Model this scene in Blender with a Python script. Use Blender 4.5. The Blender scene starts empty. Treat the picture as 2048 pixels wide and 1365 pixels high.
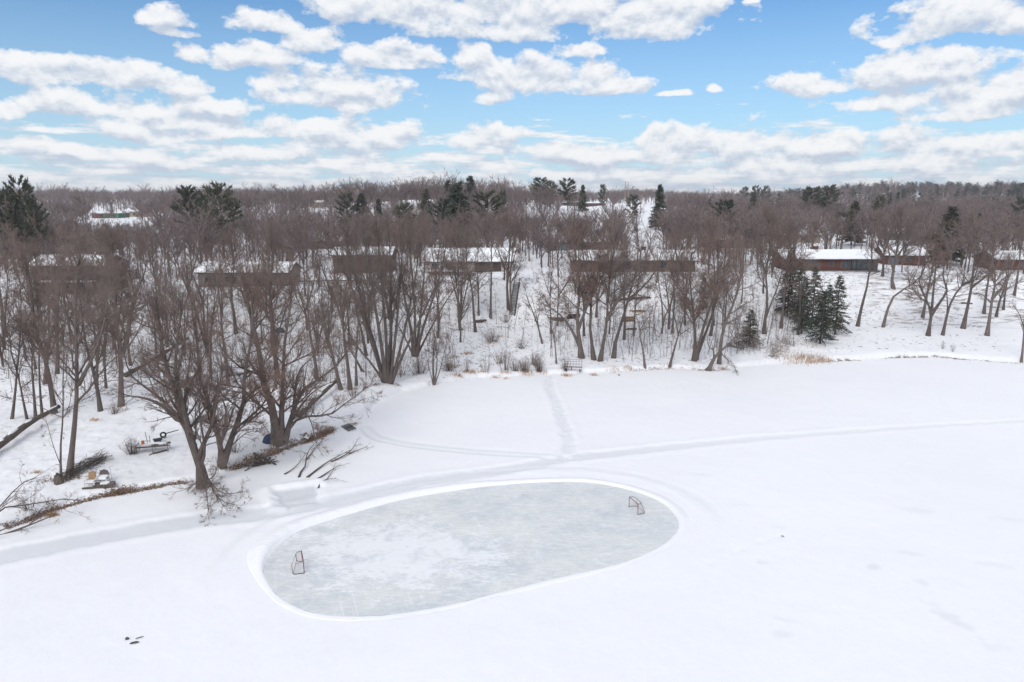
import bpy, math, random
import numpy as np
rng = np.random.default_rng(7)
random.seed(7)
SC = bpy.context.scene
COL = SC.collection
R = math.radians
# ------------------------------------------------------------------ camera
CAMH, PITCH, F = 30.0, R(12.0), 1400.0
cs, sn = math.cos(PITCH), math.sin(PITCH)
cam = bpy.data.cameras.new('camera'); cam.sensor_width = 36; cam.lens = 36*F/2048
cam.clip_start = 0.5; cam.clip_end = 30000
co = bpy.data.objects.new('camera', cam); COL.objects.link(co)
co.location = (0, 0, CAMH); co.rotation_euler = (R(90)-PITCH, 0, 0)
SC.camera = co
SC.view_settings.view_transform = 'Standard'; SC.view_settings.look = 'None'
SC.view_settings.gamma = 1; SC.view_settings.exposure = 0.0
SC.cycles.use_denoising = True; SC.cycles.use_adaptive_sampling = True; SC.cycles.adaptive_threshold = 0.01
SC.cycles.max_bounces = 5; SC.cycles.diffuse_bounces = 3; SC.cycles.glossy_bounces = 2
SC.cycles.transmission_bounces = 2; SC.cycles.volume_bounces = 0

def ray(px, py):                       # direction of a place measured in the photo (only used to survey positions)
    u = (px-1024.0)/F; v = (682.5-py)/F
    return np.array([u, cs+v*sn, -sn+v*cs])
def P(px, py, z=0.0):                  # the point at height z
    d = ray(px, py); t = (z-CAMH)/d[2]
    return np.array([d[0]*t, d[1]*t, z])
def PD(px, py, y):                     # the point at distance y
    d = ray(px, py); t = y/d[1]
    return np.array([d[0]*t, y, CAMH+d[2]*t])
def proj(p):
    x, y, z = p[0], p[1], p[2]-CAMH
    dep = y*cs - z*sn; up = y*sn + z*cs
    return 1024+F*x/dep, 682.5-F*up/dep

# ------------------------------------------------------------------ terrain
SHORE_PX = [(0,1068),(60,1045),(130,1015),(200,1000),(280,982),(350,972),(405,962),(450,945),(500,930),(560,905),(620,885),
            (670,860),(712,842),(745,815),(800,787),(870,771),(950,759),(1050,753),(1150,749),(1250,743),(1350,739),(1420,743),
            (1480,736),(1540,729),(1640,725),(1700,722),(1760,717),(1850,714),(1950,722),(2048,727)]
SH = np.array([P(x, y)[:2] for x, y in SHORE_PX])
SHX = np.concatenate([[-900, -140, -75, -58], SH[:, 0], [120, 240, 900]])
SHY = np.concatenate([[-200, -60, 28, 46], SH[:, 1], [SH[-1, 1]+3, 150, 200]])
TOEX = [-900, -150, -95, -60, -30, 0, 30, 60, 90, 150, 900]
TOEY = [100, 108, 118, 124, 134, 146, 150, 149, 147, 146, 200]
TOPY = [118, 124, 137, 142, 149, 157, 162, 167, 171, 176, 235]
TOPZ = [9, 9, 9, 9.3, 10, 10.8, 11, 11, 10.6, 10, 10]
def sm(a, b, t):
    t = np.clip((t-a)/(b-a), 0, 1); return t*t*(3-2*t)
_LAT = np.random.default_rng(3).uniform(-1, 1, (256, 256))
def vn(x, y):
    xi = np.floor(x).astype(int); yi = np.floor(y).astype(int); fx = x-xi; fy = y-yi
    fx = fx*fx*(3-2*fx); fy = fy*fy*(3-2*fy); L = _LAT
    a = L[xi & 255, yi & 255]; b = L[(xi+1) & 255, yi & 255]; c = L[xi & 255, (yi+1) & 255]; d = L[(xi+1) & 255, (yi+1) & 255]
    return (a*(1-fx)+b*fx)*(1-fy)+(c*(1-fx)+d*fx)*fy
def wob(x, y, s, k):                   # rolling unevenness of size s
    x = np.asarray(x, float)/s; y = np.asarray(y, float)/s
    return 1.2*vn(x+17.3*k, y+9.1*k)+.6*vn(2.1*x*.8+1.3*y+5*k, 2.1*y*.8-1.3*x+31*k)+.3*vn(4.3*x+71*k, 4.3*y-13*k)
def inland(x, y):
    ys = np.interp(x, SHX, SHY)
    m = (np.interp(x+1, SHX, SHY)-np.interp(x-1, SHX, SHY))/2
    return (y-ys)/np.sqrt(1+m*m)
def T(x, y):
    x = np.asarray(x, float); y = np.asarray(y, float)
    d = inland(x, y) + 0.35*wob(x, y, 3.1, 1.0)
    toe = np.interp(x, TOEX, TOEY) + 1.6*wob(x, y*0, 9, 2.0); top = np.interp(x, TOEX, TOPY) + 1.2*wob(x, y*0, 7, 5.0)
    ys = np.interp(x, SHX, SHY)
    z = 0.55*sm(0, 1.3, d)
    fl = np.clip((y-ys)/np.maximum(toe-ys, 5), 0, 1)
    z = z + 1.9*fl*(d > 0)
    tz = np.interp(x, TOEX, TOPZ)
    z = z + (tz-2.45)*sm(0, 1, np.clip((y-toe)/(top-toe), 0, 1))
    z = z + np.where(d > 0, 0.10*wob(x, y, 5.3, 4.0)*sm(0, 4, d), 0)
    z = z + 1.8*sm(170, 420, y)*(d > 0)
    # far ridges
    z = z + 9*sm(300, 420, y)*np.exp(-((x+75)/130)**2)*(1-sm(500, 800, y)) + 4*sm(330, 520, y)*np.exp(-((x+10)/90)**2)
    z = z + 17*sm(560, 1100, y)*sm(0.28, 0.55, x/np.maximum(y, 1)) + 7*sm(480, 760, y)*sm(-0.24, -0.40, x/np.maximum(y, 1))*(1-sm(1200, 2000, y))
    z = z + 1.8*sm(260, 420, y)*wob(x, y, 70, 8.0) + 6*sm(380, 660, y)*np.exp(-((x/np.maximum(y, 1)-.18)/.06)**2)
    return z
def G(px, py):                         # where the sight line through a place in the photo meets the ground
    d = ray(px, py); Y = np.concatenate([np.arange(20, 260, 0.05), np.arange(260, 1500, 1.0)])
    x = d[0]/d[1]*Y; z = CAMH+d[2]/d[1]*Y
    h = z < T(x, Y)
    i = int(np.argmax(h)) if h.any() else len(Y)-1
    return np.array([x[i], Y[i], float(T(x[i], Y[i]))])

# ------------------------------------------------------------------ object helpers
def mk(name, V, faces, mat, parent=None, loc=None, smooth=False):
    """faces: list of int arrays (n,3) or (n,4)"""
    me = bpy.data.meshes.new(name)
    V = np.asarray(V, np.float32).reshape(-1, 3)
    fs = [np.asarray(f, np.int32) for f in faces if len(f)]
    nl = sum(f.size for f in fs); nf = sum(len(f) for f in fs)
    me.vertices.add(len(V)); me.vertices.foreach_set('co', V.ravel())
    me.loops.add(nl); me.polygons.add(nf)
    me.loops.foreach_set('vertex_index', np.concatenate([f.ravel() for f in fs]))
    tot = np.concatenate([np.full(len(f), f.shape[1], np.int32) for f in fs])
    me.polygons.foreach_set('loop_start', np.concatenate([[0], np.cumsum(tot)[:-1]]).astype(np.int32))
    me.polygons.foreach_set('loop_total', tot)
    me.polygons.foreach_set('use_smooth', np.full(nf, smooth, bool))
    me.update(calc_edges=True)
    o = bpy.data.objects.new(name, me); COL.objects.link(o)
    if mat is not None: me.materials.append(mat)
    if parent is not None: o.parent = parent
    if loc is not None: o.location = tuple(float(c) for c in loc)
    return o
def tag(o, label=None, cat=None, group=None, kind=None):
    if label: o['label'] = label
    if cat: o['category'] = cat
    if group: o['group'] = group
    if kind: o['kind'] = kind
    return o
def thing(name, label, cat, loc=(0, 0, 0), rz=0.0, group=None):
    o = bpy.data.objects.new(name, None); COL.objects.link(o)
    o.location = tuple(float(c) for c in loc); o.rotation_euler = (0, 0, rz); o.empty_display_size = 0.3
    return tag(o, label, cat, group)
def dup(root, loc, rz=0.0, sc=1.0, label=None, group=None):
    r = root.copy(); COL.objects.link(r); r.location = tuple(float(c) for c in loc); r.rotation_euler = (0, 0, rz)
    r.scale = (sc, sc, sc) if not hasattr(sc, '__len__') else sc
    if label: r['label'] = label
    if group: r['group'] = group
    for ch in root.children:
        c = ch.copy(); COL.objects.link(c); c.parent = r
        for g in ch.children:
            e = g.copy(); COL.objects.link(e); e.parent = c
    return r
class MB:
    """collects shapes into ONE mesh"""
    def __init__(s): s.V = []; s.Fq = []; s.Ft = []; s.n = 0
    def add(s, V, q=None, t=None):
        V = np.asarray(V, float).reshape(-1, 3)
        if q is not None and len(q): s.Fq.append(np.asarray(q, int)+s.n)
        if t is not None and len(t): s.Ft.append(np.asarray(t, int)+s.n)
        s.V.append(V); s.n += len(V); return s
    def box(s, x0, x1, y0, y1, z0, z1, M=None):
        V = np.array([(x, y, z) for z in (z0, z1) for y in (y0, y1) for x in (x0, x1)], float)
        if M is not None: V = M(V)
        return s.add(V, [(0, 2, 3, 1), (4, 5, 7, 6), (0, 1, 5, 4), (2, 6, 7, 3), (0, 4, 6, 2), (1, 3, 7, 5)])
    def prism(s, poly, a0, a1, axis='x'):
        """poly: (p,q) outline; extruded along the axis (x: p=y,q=z; y: p=x,q=z; z: p=x,q=y)"""
        n = len(poly)
        def pt(p, q, a): return {'x': (a, p, q), 'y': (p, a, q), 'z': (p, q, a)}[axis]
        V = [pt(p, q, a0) for p, q in poly] + [pt(p, q, a1) for p, q in poly]
        s.add(V, [(i, (i+1) % n, n+(i+1) % n, n+i) for i in range(n)])
        t = [(0, i, i+1) for i in range(1, n-1)]; t2 = [(n, n+i+1, n+i) for i in range(1, n-1)]
        s.add(V, None, t+t2); return s
    def bar(s, a, b, r, sides=6, r2=None):
        pts = np.array([a, b], float); return s.tube(pts, [r, r if r2 is None else r2], sides, True)
    def tube(s, pts, rad, sides=6, caps=True):
        V, q = tubes(np.asarray(pts, float)[None], np.asarray(rad, float)[None], sides)
        s.add(V, q)
        if caps:
            k = len(pts); t = []
            for i in range(1, sides-1): t += [(0, i+1, i), ((k-1)*sides, (k-1)*sides+i, (k-1)*sides+i+1)]
            s.Ft.append(np.array(t)+s.n-len(V))
        return s
    def cones(s, p0, p1, r):
        V, t = cones(p0, p1, r); return s.add(V, None, t)
    def build(s, name, mat, parent=None, loc=None, smooth=False):
        f = []
        if s.Fq: f.append(np.concatenate(s.Fq))
        if s.Ft: f.append(np.concatenate(s.Ft))
        return mk(name, np.concatenate(s.V), f, mat, parent, loc, smooth)
def nz(v):
    return v/np.maximum(np.linalg.norm(v, axis=-1, keepdims=True), 1e-9)
def tubes(Pt, Rd, sides, seed=None):
    """Pt (N,k,3), Rd (N,k) -> verts, quads"""
    N, k, _ = Pt.shape
    ax = nz(Pt[:, -1]-Pt[:, 0])
    ref = np.where(np.abs(ax[:, 2:3]) < 0.8, np.array([[0, 0, 1.]]), np.array([[1., 0.13, 0]]))
    ref = nz(np.cross(ax, ref))
    tg = nz(np.gradient(Pt, axis=1))
    a = nz(ref[:, None]-tg*(ref[:, None]*tg).sum(-1, keepdims=True)); b = np.cross(tg, a)
    th = np.arange(sides)*2*math.pi/sides
    V = Pt[:, :, None]+Rd[:, :, None, None]*(np.cos(th)[None, None, :, None]*a[:, :, None]+np.sin(th)[None, None, :, None]*b[:, :, None])
    base = (np.arange(N)*k*sides)[:, None, None]+(np.arange(k-1)*sides)[None, :, None]
    j = np.arange(sides)[None, None, :]; j2 = (j+1) % sides
    q = np.stack([base+j, base+j2, base+sides+j2, base+sides+j], -1).reshape(-1, 4)
    return V.reshape(-1, 3), q
def cones(p0, p1, r):
    """thin three-sided tapering twigs from p0 (N,3) to p1"""
    p0 = np.asarray(p0, float); p1 = np.asarray(p1, float); N = len(p0)
    r = np.broadcast_to(np.asarray(r, float), (N,))
    ax = nz(p1-p0); ref = nz(rng.normal(size=(N, 3))); a = nz(np.cross(ax, ref)); b = np.cross(ax, a)
    V = np.empty((N, 4, 3))
    for i in range(3):
        th = i*2*math.pi/3
        V[:, i] = p0+r[:, None]*(math.cos(th)*a+math.sin(th)*b)
    V[:, 3] = p1
    o = (np.arange(N)*4)[:, None]
    t = np.stack([o+np.array([[0, 1, 3]]), o+np.array([[1, 2, 3]]), o+np.array([[2, 0, 3]])], 1).reshape(-1, 3)
    return V.reshape(-1, 3), t

# ------------------------------------------------------------------ materials
def newmat(name):
    m = bpy.data.materials.new(name); m.use_nodes = True
    nt = m.node_tree; b = nt.nodes['Principled BSDF']; return m, nt, b
def ramp(nt, fac, stops):
    r = nt.nodes.new('ShaderNodeValToRGB'); e = r.color_ramp.elements
    while len(e) < len(stops): e.new(0.5)
    for k, (p, c) in enumerate(stops):
        e[k].position = p; e[k].color = (*c, 1) if len(c) == 3 else c
    nt.links.new(fac, r.inputs[0]); return r.outputs[0]
def noise(nt, scale, detail=4, rough=0.6, vec=None, sx=None):
    n = nt.nodes.new('ShaderNodeTexNoise'); n.inputs['Scale'].default_value = scale
    n.inputs['Detail'].default_value = detail; n.inputs['Roughness'].default_value = rough
    if vec is None:
        tc = nt.nodes.new('ShaderNodeTexCoord'); vec = tc.outputs['Object']
    if sx is not None:
        mp = nt.nodes.new('ShaderNodeMapping'); mp.inputs['Scale'].default_value = sx
        nt.links.new(vec, mp.inputs['Vector']); vec = mp.outputs['Vector']
    nt.links.new(vec, n.inputs['Vector']); return n.outputs['Fac']
def mixc(nt, fac, a, b, mode='MIX'):
    m = nt.nodes.new('ShaderNodeMix'); m.data_type = 'RGBA'; m.blend_type = mode
    for s, v in ((0, fac), (6, a), (7, b)):
        if hasattr(v, 'is_output') or isinstance(v, bpy.types.NodeSocket): nt.links.new(v, m.inputs[s])
        elif s == 0: m.inputs[0].default_value = v
        else: m.inputs[s].default_value = (*v, 1)
    return m.outputs[2]
def math_(nt, op, a, b=None, c=None, clamp=False):
    m = nt.nodes.new('ShaderNodeMath'); m.operation = op; m.use_clamp = clamp
    for i, v in enumerate((a, b, c)):
        if v is None: continue
        if isinstance(v, bpy.types.NodeSocket): nt.links.new(v, m.inputs[i])
        else: m.inputs[i].default_value = v
    return m.outputs[0]
def bump(nt, b, h, strength, dist=0.05):
    n = nt.nodes.new('ShaderNodeBump'); n.inputs['Strength'].default_value = strength; n.inputs['Distance'].default_value = dist
    nt.links.new(h, n.inputs['Height']); nt.links.new(n.outputs[0], b.inputs['Normal'])
def simple(name, c1, c2, scale=3.0, rough=0.8, tint=0.0, sx=None, spec=0.2, metal=0.0, island=False, tcol=None):
    """two colours mottled by noise; tint: per-object difference; island: per-piece difference"""
    m, nt, b = newmat(name)
    n = noise(nt, scale, 5, 0.65, sx=sx)
    c = ramp(nt, n, [(0.3, c1), (0.7, c2)])
    if tint or tcol:
        oi = nt.nodes.new('ShaderNodeObjectInfo')
        if tcol: c = mixc(nt, math_(nt, 'MULTIPLY', oi.outputs['Random'], 0.8), c, tcol)
        if tint:
            hv = nt.nodes.new('ShaderNodeHueSaturation'); nt.links.new(c, hv.inputs['Color'])
            wn = nt.nodes.new('ShaderNodeTexWhiteNoise'); wn.noise_dimensions = '1D'; nt.links.new(oi.outputs['Random'], wn.inputs['W'])
            nt.links.new(math_(nt, 'MULTIPLY_ADD', wn.outputs['Value'], 2*tint, 1-tint), hv.inputs['Value']); c = hv.outputs[0]
    if island:
        ge = nt.nodes.new('ShaderNodeNewGeometry')
        hv = nt.nodes.new('ShaderNodeHueSaturation'); nt.links.new(c, hv.inputs['Color'])
        nt.links.new(math_(nt, 'MULTIPLY_ADD', ge.outputs['Random Per Island'], 0.9, 0.5), hv.inputs['Value']); c = hv.outputs[0]
    nt.links.new(c, b.inputs['Base Color'])
    b.inputs['Roughness'].default_value = rough; b.inputs['Specular IOR Level'].default_value = spec; b.inputs['Metallic'].default_value = metal
    return m
M = {}
M['bark'] = simple('bark', (.098, .078, .070), (.185, .154, .140), 3.0, .9, tint=.22, sx=(1, 1, .25))
M['twig'] = simple('twig', (.158, .122, .110), (.220, .178, .163), .5, .9, tint=.2, tcol=(.190, .122, .100))
M['far_twig'] = simple('far_twig', (.150, .116, .113), (.245, .196, .190), .05, .95, island=True)
M['far_needle'] = simple('far_needle', (.036, .048, .046), (.066, .082, .078), .05, .95, island=True)
M['needle'] = simple('needle', (.040, .054, .042), (.082, .100, .078), .8, .8, tint=.2, island=True, tcol=(.115, .110, .080))
M['conifer_bark'] = simple('conifer_bark', (.07, .055, .05), (.13, .10, .09), 3, .9)
M['deadwood'] = simple('deadwood', (.075, .060, .050), (.16, .135, .115), 4, .9, sx=(1, 1, .3))
M['leaf'] = simple('leaf', (.17, .112, .085), (.40, .27, .19), 2.5, .9, island=True)
M['straw'] = simple('straw', (.36, .21, .10), (.55, .36, .20), 1.5, .9, island=True)
M['stem'] = simple('stem', (.11, .078, .070), (.18, .13, .118), .6, .9, tint=.2)
M['snow_cap'] = simple('snow_cap', (.86, .87, .90), (.90, .91, .93), .8, .7)
M['brick'] = simple('brick', (.098, .046, .040), (.155, .078, .066), 5, .9, tint=.1)
M['brown_wall'] = simple('brown_wall', (.10, .072, .060), (.155, .115, .098), 2, .9, tint=.15)
M['dark_wall'] = simple('dark_wall', (.060, .050, .046), (.10, .082, .075), 2, .9, tint=.1)
M['grey_wall'] = simple('grey_wall', (.16, .145, .14), (.23, .215, .21), 2, .9)
M['tan_wall'] = simple('tan_wall', (.30, .24, .18), (.40, .33, .26), 2, .9)
M['green_wall'] = simple('green_wall', (.05, .135, .095), (.07, .18, .125), 2, .8)
M['red_wall'] = simple('red_wall', (.16, .055, .048), (.22, .085, .072), 2, .8)
M['fascia'] = simple('fascia', (.05, .043, .04), (.085, .075, .07), 2, .7)
M['white_trim'] = simple('white_trim', (.62, .62, .62), (.75, .75, .75), 2, .6)
M['dark_frame'] = simple('dark_frame', (.03, .03, .03), (.05, .05, .05), 2, .5)
def glassm():
    m, nt, b = newmat('window_glass')
    n = noise(nt, 1.3, 2, .5); nt.links.new(ramp(nt, n, [(.3, (.012, .016, .022)), (.7, (.05, .065, .085))]), b.inputs['Base Color'])
    b.inputs['Roughness'].default_value = .08; b.inputs['Specular IOR Level'].default_value = .6; return m
M['glass'] = glassm()
M['metal_dark'] = simple('dark_metal', (.05, .05, .055), (.09, .09, .095), 3, .5, metal=.3)
M['metal_grey'] = simple('grey_metal', (.20, .20, .21), (.30, .30, .31), 3, .45, metal=.5)
M['goal_red'] = simple('goal_red_paint', (.10, .032, .042), (.16, .05, .065), 3, .5)
M['net'] = simple('net_cord', (.62, .58, .60), (.74, .70, .72), 3, .9)
M['rubber'] = simple('rubber', (.012, .012, .013), (.03, .03, .03), 5, .8)
M['blue_tarp'] = simple('blue_tarp', (.03, .05, .10), (.06, .085, .16), 3, .6)
M['orange'] = simple('orange_plastic', (.55, .16, .05), (.65, .22, .08), 3, .5)
M['tan_wood'] = simple('tan_wood', (.34, .21, .12), (.47, .31, .19), 3, .8, sx=(1, .2, 1))
M['weathered'] = simple('weathered_wood', (.13, .105, .095), (.22, .185, .165), 3, .85, sx=(.3, 1, 1))
M['wicker'] = simple('wicker', (.26, .16, .09), (.40, .26, .15), 9, .8)
M['chair_grey'] = simple('chair_fabric', (.10, .085, .085), (.16, .14, .14), 9, .8)
M['white_plastic'] = simple('white_plastic', (.68, .68, .70), (.8, .8, .82), 3, .4)
M['rock'] = simple('rock', (.05, .05, .055), (.12, .115, .115), 5, .9)
M['pole_wood'] = simple('pole_wood', (.27, .22, .19), (.38, .32, .28), 2, .9)
SKYR, SKYG, SKYB = .62, .98, 1.28
SUN_E = 1.5
OVER = 1.05
# ------------------------------------------------------------------ lake, rink, paths, land
def pxline(s, z=0.0):
    return np.array([P(*map(float, t.split(',')), z)[:2] for t in s.split()])
def chain(pts, n, closed=False):       # Catmull-Rom
    p = np.asarray(pts, float); N = len(p)
    out = []
    segs = N if closed else N-1
    for i in range(segs):
        g = (lambda k: p[k % N]) if closed else (lambda k: p[min(max(k, 0), N-1)])
        a, b, c, d = g(i-1), g(i), g(i+1), g(i+2)
        for t in np.linspace(0, 1, n, endpoint=False):
            out.append(.5*((2*b)+(-a+c)*t+(2*a-5*b+4*c-d)*t*t+(-a+3*b-3*c+d)*t**3))
    if not closed: out.append(p[-1])
    return np.array(out)
def pdist(x, y, line):
    """distance to a polyline and position along it"""
    best = np.full(x.shape, 1e9); along = np.zeros(x.shape); acc = 0.0
    for a, b in zip(line[:-1], line[1:]):
        ab = b-a; L = math.hypot(*ab)
        t = np.clip(((x-a[0])*ab[0]+(y-a[1])*ab[1])/(L*L+1e-9), 0, 1)
        d = np.hypot(x-a[0]-t*ab[0], y-a[1]-t*ab[1]); m = d < best
        best = np.where(m, d, best); along = np.where(m, acc+t*L, along); acc += L
    return best, along
def inside(x, y, poly):
    r = np.zeros(x.shape, bool)
    for (x0, y0), (x1, y1) in zip(poly, np.roll(poly, -1, 0)):
        c = ((y0 > y) != (y1 > y)) & (x < (x1-x0)*(y-y0)/(y1-y0+1e-12)+x0); r ^= c
    return r
RINK_PX = "527,1140 540,1108 568,1080 612,1056 700,1028 800,1001 900,983 1000,971 1100,965 1180,966 1260,981 1320,1004 1350,1030 1358,1052 1342,1078 1300,1105 1230,1131 1100,1161 1000,1186 900,1211 800,1228 720,1234 640,1229 580,1209 545,1180"
RINK = chain(pxline(RINK_PX), 12, True)
PATH = chain(pxline("-60,1131 0,1115 200,1074 400,1040 560,1022 700,995 830,966 950,948 1060,931 1130,917 1250,905 1400,888 1550,874 1700,862 1850,852 2048,841 2300,830"), 6)
BOOT = chain(pxline("1133,917 1138,890 1132,860 1122,830 1110,800 1099,775 1098,752"), 6)
RUT = chain(pxline("733,856 752,873 790,883 850,892 950,902 1050,908 1130,915"), 6)
CLEAR = pxline("548,981 632,970 642,1005 560,1012")
ENTRY = pxline("735,1002 765,998 775,1022 742,1030")
EDGE = chain(pxline("1395,1140 1470,1105 1520,1085 1565,1072"), 5)

A0 = 40.0                               # the sheet is laid out in rings round a point behind the camera's foot
rad = np.concatenate([np.linspace(8, 72, 60), np.arange(72.35, 165, 0.27), np.arange(165.5, 262, 0.75), np.geomspace(262, 3600, 80)[0:]])
rad = np.unique(rad)
ang = np.linspace(-R(52), R(52), 980)
rr, aa = np.meshgrid(rad, ang, indexing='ij')
gx = (rr*np.sin(aa)).ravel(); gy = (rr*np.cos(aa)-A0).ravel()
gz = T(gx, gy)
lake = inland(gx, gy) < 0.6
pack = np.zeros(gx.shape); bare = np.zeros(gx.shape); lawn = np.zeros(gx.shape)
near = (gy < 150) & (np.abs(gx) < 130) & lake
ii = np.nonzero(near)[0]; nx, ny = gx[ii], gy[ii]
zz = 0.035*wob(nx, ny, 6.0, 1.0)+0.012*wob(nx, ny, 1.7, 2.0)+0.006*wob(nx, ny, .6, 3.0)
pk = np.zeros(nx.shape)
d, al = pdist(nx, ny, PATH)
tot = al.max(); w = np.interp(al, [0, 35, 75, 130], [1.65, 1.4, .85, .42])
d2 = d+0.16*wob(nx, ny, 1.1, 6.0)
zz += -0.085*(1-sm(w-.45, w+.25, d2))+0.06*np.exp(-((d2-w-.55)/.45)**2)*np.interp(al, [0, 60, 90, 130], [1, 1, .6, .35])
pk = np.maximum(pk, (1-sm(w-.35, w+.12, d2))*np.interp(al, [0, 60, 90, 130], [.78, .62, .30, .15]))
d, al = pdist(nx, ny, BOOT); d2 = d+0.2*wob(nx, ny, .9, 4.0)
zz += -0.14*(1-sm(.3, 1.0, d2))+.08*np.exp(-((d2-1.25)/.4)**2)+0.05*wob(nx, ny, .45, 5)*(1-sm(.5, 1.2, d))
pk = np.maximum(pk, .55*(1-sm(.35, 1.0, d2))*(.6+.4*(wob(nx, ny, .35, 2) > 0)))
d, al = pdist(nx, ny, RUT)
for o_ in (-.55, .55):
    pass
zz += -0.10*np.exp(-((d-.65)/.28)**2); pk = np.maximum(pk, .55*np.exp(-((d-.65)/.35)**2))
zz += -0.05*(1-sm(.2, .8, d)); pk = np.maximum(pk, .25*(1-sm(.3, .9, d)))
d, al = pdist(nx, ny, EDGE); zz += -.05*np.exp(-(d/.3)**2)*(wob(nx, ny, .5, 2) > -.2)
# the shovelled square beside the path
ic = inside(nx, ny, CLEAR); dc, _ = pdist(nx, ny, np.vstack([CLEAR, CLEAR[:1]]))
dq = np.where(ic, -dc, dc)+.12*wob(nx, ny, .7, 1)
_, ac = pdist(nx, ny, np.vstack([CLEAR, CLEAR[:1]]))
far_side = pdist(nx, ny, CLEAR[[3, 0, 1]])[0] < dc+.3
zz += -.15*(1-sm(-.35, .1, dq))+np.where(far_side, .30, .07)*np.exp(-((dq-.75)/.55)**2)*(1+.2*wob(nx, ny, 1.0, 9))
pk = np.maximum(pk, 1.0*(1-sm(-.3, .1, dq)))
# outer tracks round the rink
ir = inside(nx, ny, RINK); dr, ar = pdist(nx, ny, np.vstack([RINK, RINK[:1]]))
sd = np.where(ir, -dr, dr)
rk = np.clip(1-sm(60, 66, ny)*0, 0, 1)
endw = np.clip(sm(-9, -14, nx)*sm(50, 58, ny)+sm(8, 16, nx)*sm(58, 66, ny)+sm(66, 72, ny), 0, 1)
for k, o_ in enumerate((3.0, 3.9, 4.9)):
    g = np.exp(-((sd-o_-.25*wob(nx, ny, 3, k))/.30)**2)
    zz += (.04, -.035, .03)[k]*g*endw
pk = np.maximum(pk, .35*np.exp(-((sd-3.9)/.5)**2)*endw)
zz = np.where(sd < .25, -.10, zz)
# the sheets of thin wind-scoured snow on the open lake
for px, py, sx, sy, st in [(1903,1238,2.1,.72,.55), (1745,1135,.55,.55,.7), (1825,1108,1.2,.4,.4), (1845,1165,.6,.6,.5), (1990,1295,1.3,.5,.25),
                           (1830,1020,2.0,.7,.35), (1520,1125,.6,.35,.45), (1565,1270,.8,.6,.4), (1570,1240,.9,.3,.35), (1560,1055,1.0,.3,.3), (1985,1130,1.6,.5,.35), (2030,1040,2.0,.5,.35), (1405,950,1.6,.5,.35), (1480,1010,1.2,.3,.25)]:
    c = P(px, py)[:2]; an = R(-68 if sx > 2.05 else -15)
    ux = (nx-c[0])*math.cos(an)+(ny-c[1])*math.sin(an); uy = -(nx-c[0])*math.sin(an)+(ny-c[1])*math.cos(an)
    e = np.hypot(ux/sx, uy/sy)+.30*wob(nx, ny, .5, 2)
    pk = np.maximum(pk, .75*st*(1-sm(.55, 1.15, e)))
sp = (1-sm(.15, .5, np.abs(sd-1.6)))*0
gz[ii] = gz[ii]*0+zz; pack[ii] = pk
# land: thin snow on the wooded slope, wind-bared grass on the lawn
dl = inland(gx, gy)
toe = np.interp(gx, TOEX, TOEY); top = np.interp(gx, TOEX, TOPY)
sl = sm(-6, 4, gy-toe)*(1-sm(2, 14, gy-top))
lawnx = sm(76, 86, gx)
bare = np.where(dl > 2, (.30+.70*sl)*(1-lawnx)*(gy < 420), 0)
lawn = np.where(dl > 2, sl*lawnx, 0)
bare *= 1-.7*np.exp(-((gx-1.0-(gy-110)*.02)/4)**2)*(gy < toe)
gz += np.where((dl > 1) & (gy < 260), .05*wob(gx, gy, 1.1, 3)+.03*wob(gx, gy, .5, 7), 0)
nr, na = rr.shape
ix = np.arange(nr*na).reshape(nr, na)
q = np.stack([ix[:-1, :-1], ix[:-1, 1:], ix[1:, 1:], ix[1:, :-1]], -1).reshape(-1, 4)[:, ::-1]
m, nt, b = newmat('snow')
def attr(nt, n):
    a = nt.nodes.new('ShaderNodeAttribute'); a.attribute_name = n; return a.outputs['Fac']
base = ramp(nt, noise(nt, .05, 4, .6), [(.30, (.868, .868, .902)), (.70, (.900, .898, .924))])
grain = ramp(nt, noise(nt, 1.6, 3, .7), [(.25, (.972, .972, .975)), (.7, (1, 1, 1))])
base = mixc(nt, 1.0, base, grain, 'MULTIPLY')
pn = math_(nt, 'MULTIPLY', attr(nt, 'pack'), ramp(nt, noise(nt, .9, 4, .7), [(.25, (.75,)*3), (.65, (1, 1, 1))]))
base = mixc(nt, pn, base, (.655, .672, .705))
leafn = ramp(nt, noise(nt, 1.1, 5, .72), [(.545, (0, 0, 0)), (.61, (1, 1, 1))])
big = ramp(nt, noise(nt, .16, 3, .5), [(.35, (.15,)*3), (.65, (1, 1, 1))])
fb = math_(nt, 'MULTIPLY', math_(nt, 'MULTIPLY', attr(nt, 'bare'), leafn), big)
base = mixc(nt, fb, base, (.20, .165, .15))
strk = ramp(nt, noise(nt, .55, 5, .72, sx=(.35, 1.6, 1)), [(.50, (0, 0, 0)), (.62, (1, 1, 1))])
base = mixc(nt, math_(nt, 'MULTIPLY', math_(nt, 'MULTIPLY', attr(nt, 'lawn'), strk), .8), base, (.22, .175, .155))
nt.links.new(base, b.inputs['Base Color']); b.inputs['Roughness'].default_value = .75; b.inputs['Specular IOR Level'].default_value = .15
bump(nt, b, noise(nt, 2.2, 4, .7), .22, .12)
M['snow'] = m
go = mk('snow_ground', np.stack([gx, gy, gz], -1), [q], m, smooth=True)
tag(go, kind='structure')
for nme, arr in (('pack', pack), ('bare', bare), ('lawn', lawn)):
    a = go.data.attributes.new(nme, 'FLOAT', 'POINT'); a.data.foreach_set('value', arr.astype(np.float32))

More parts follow.
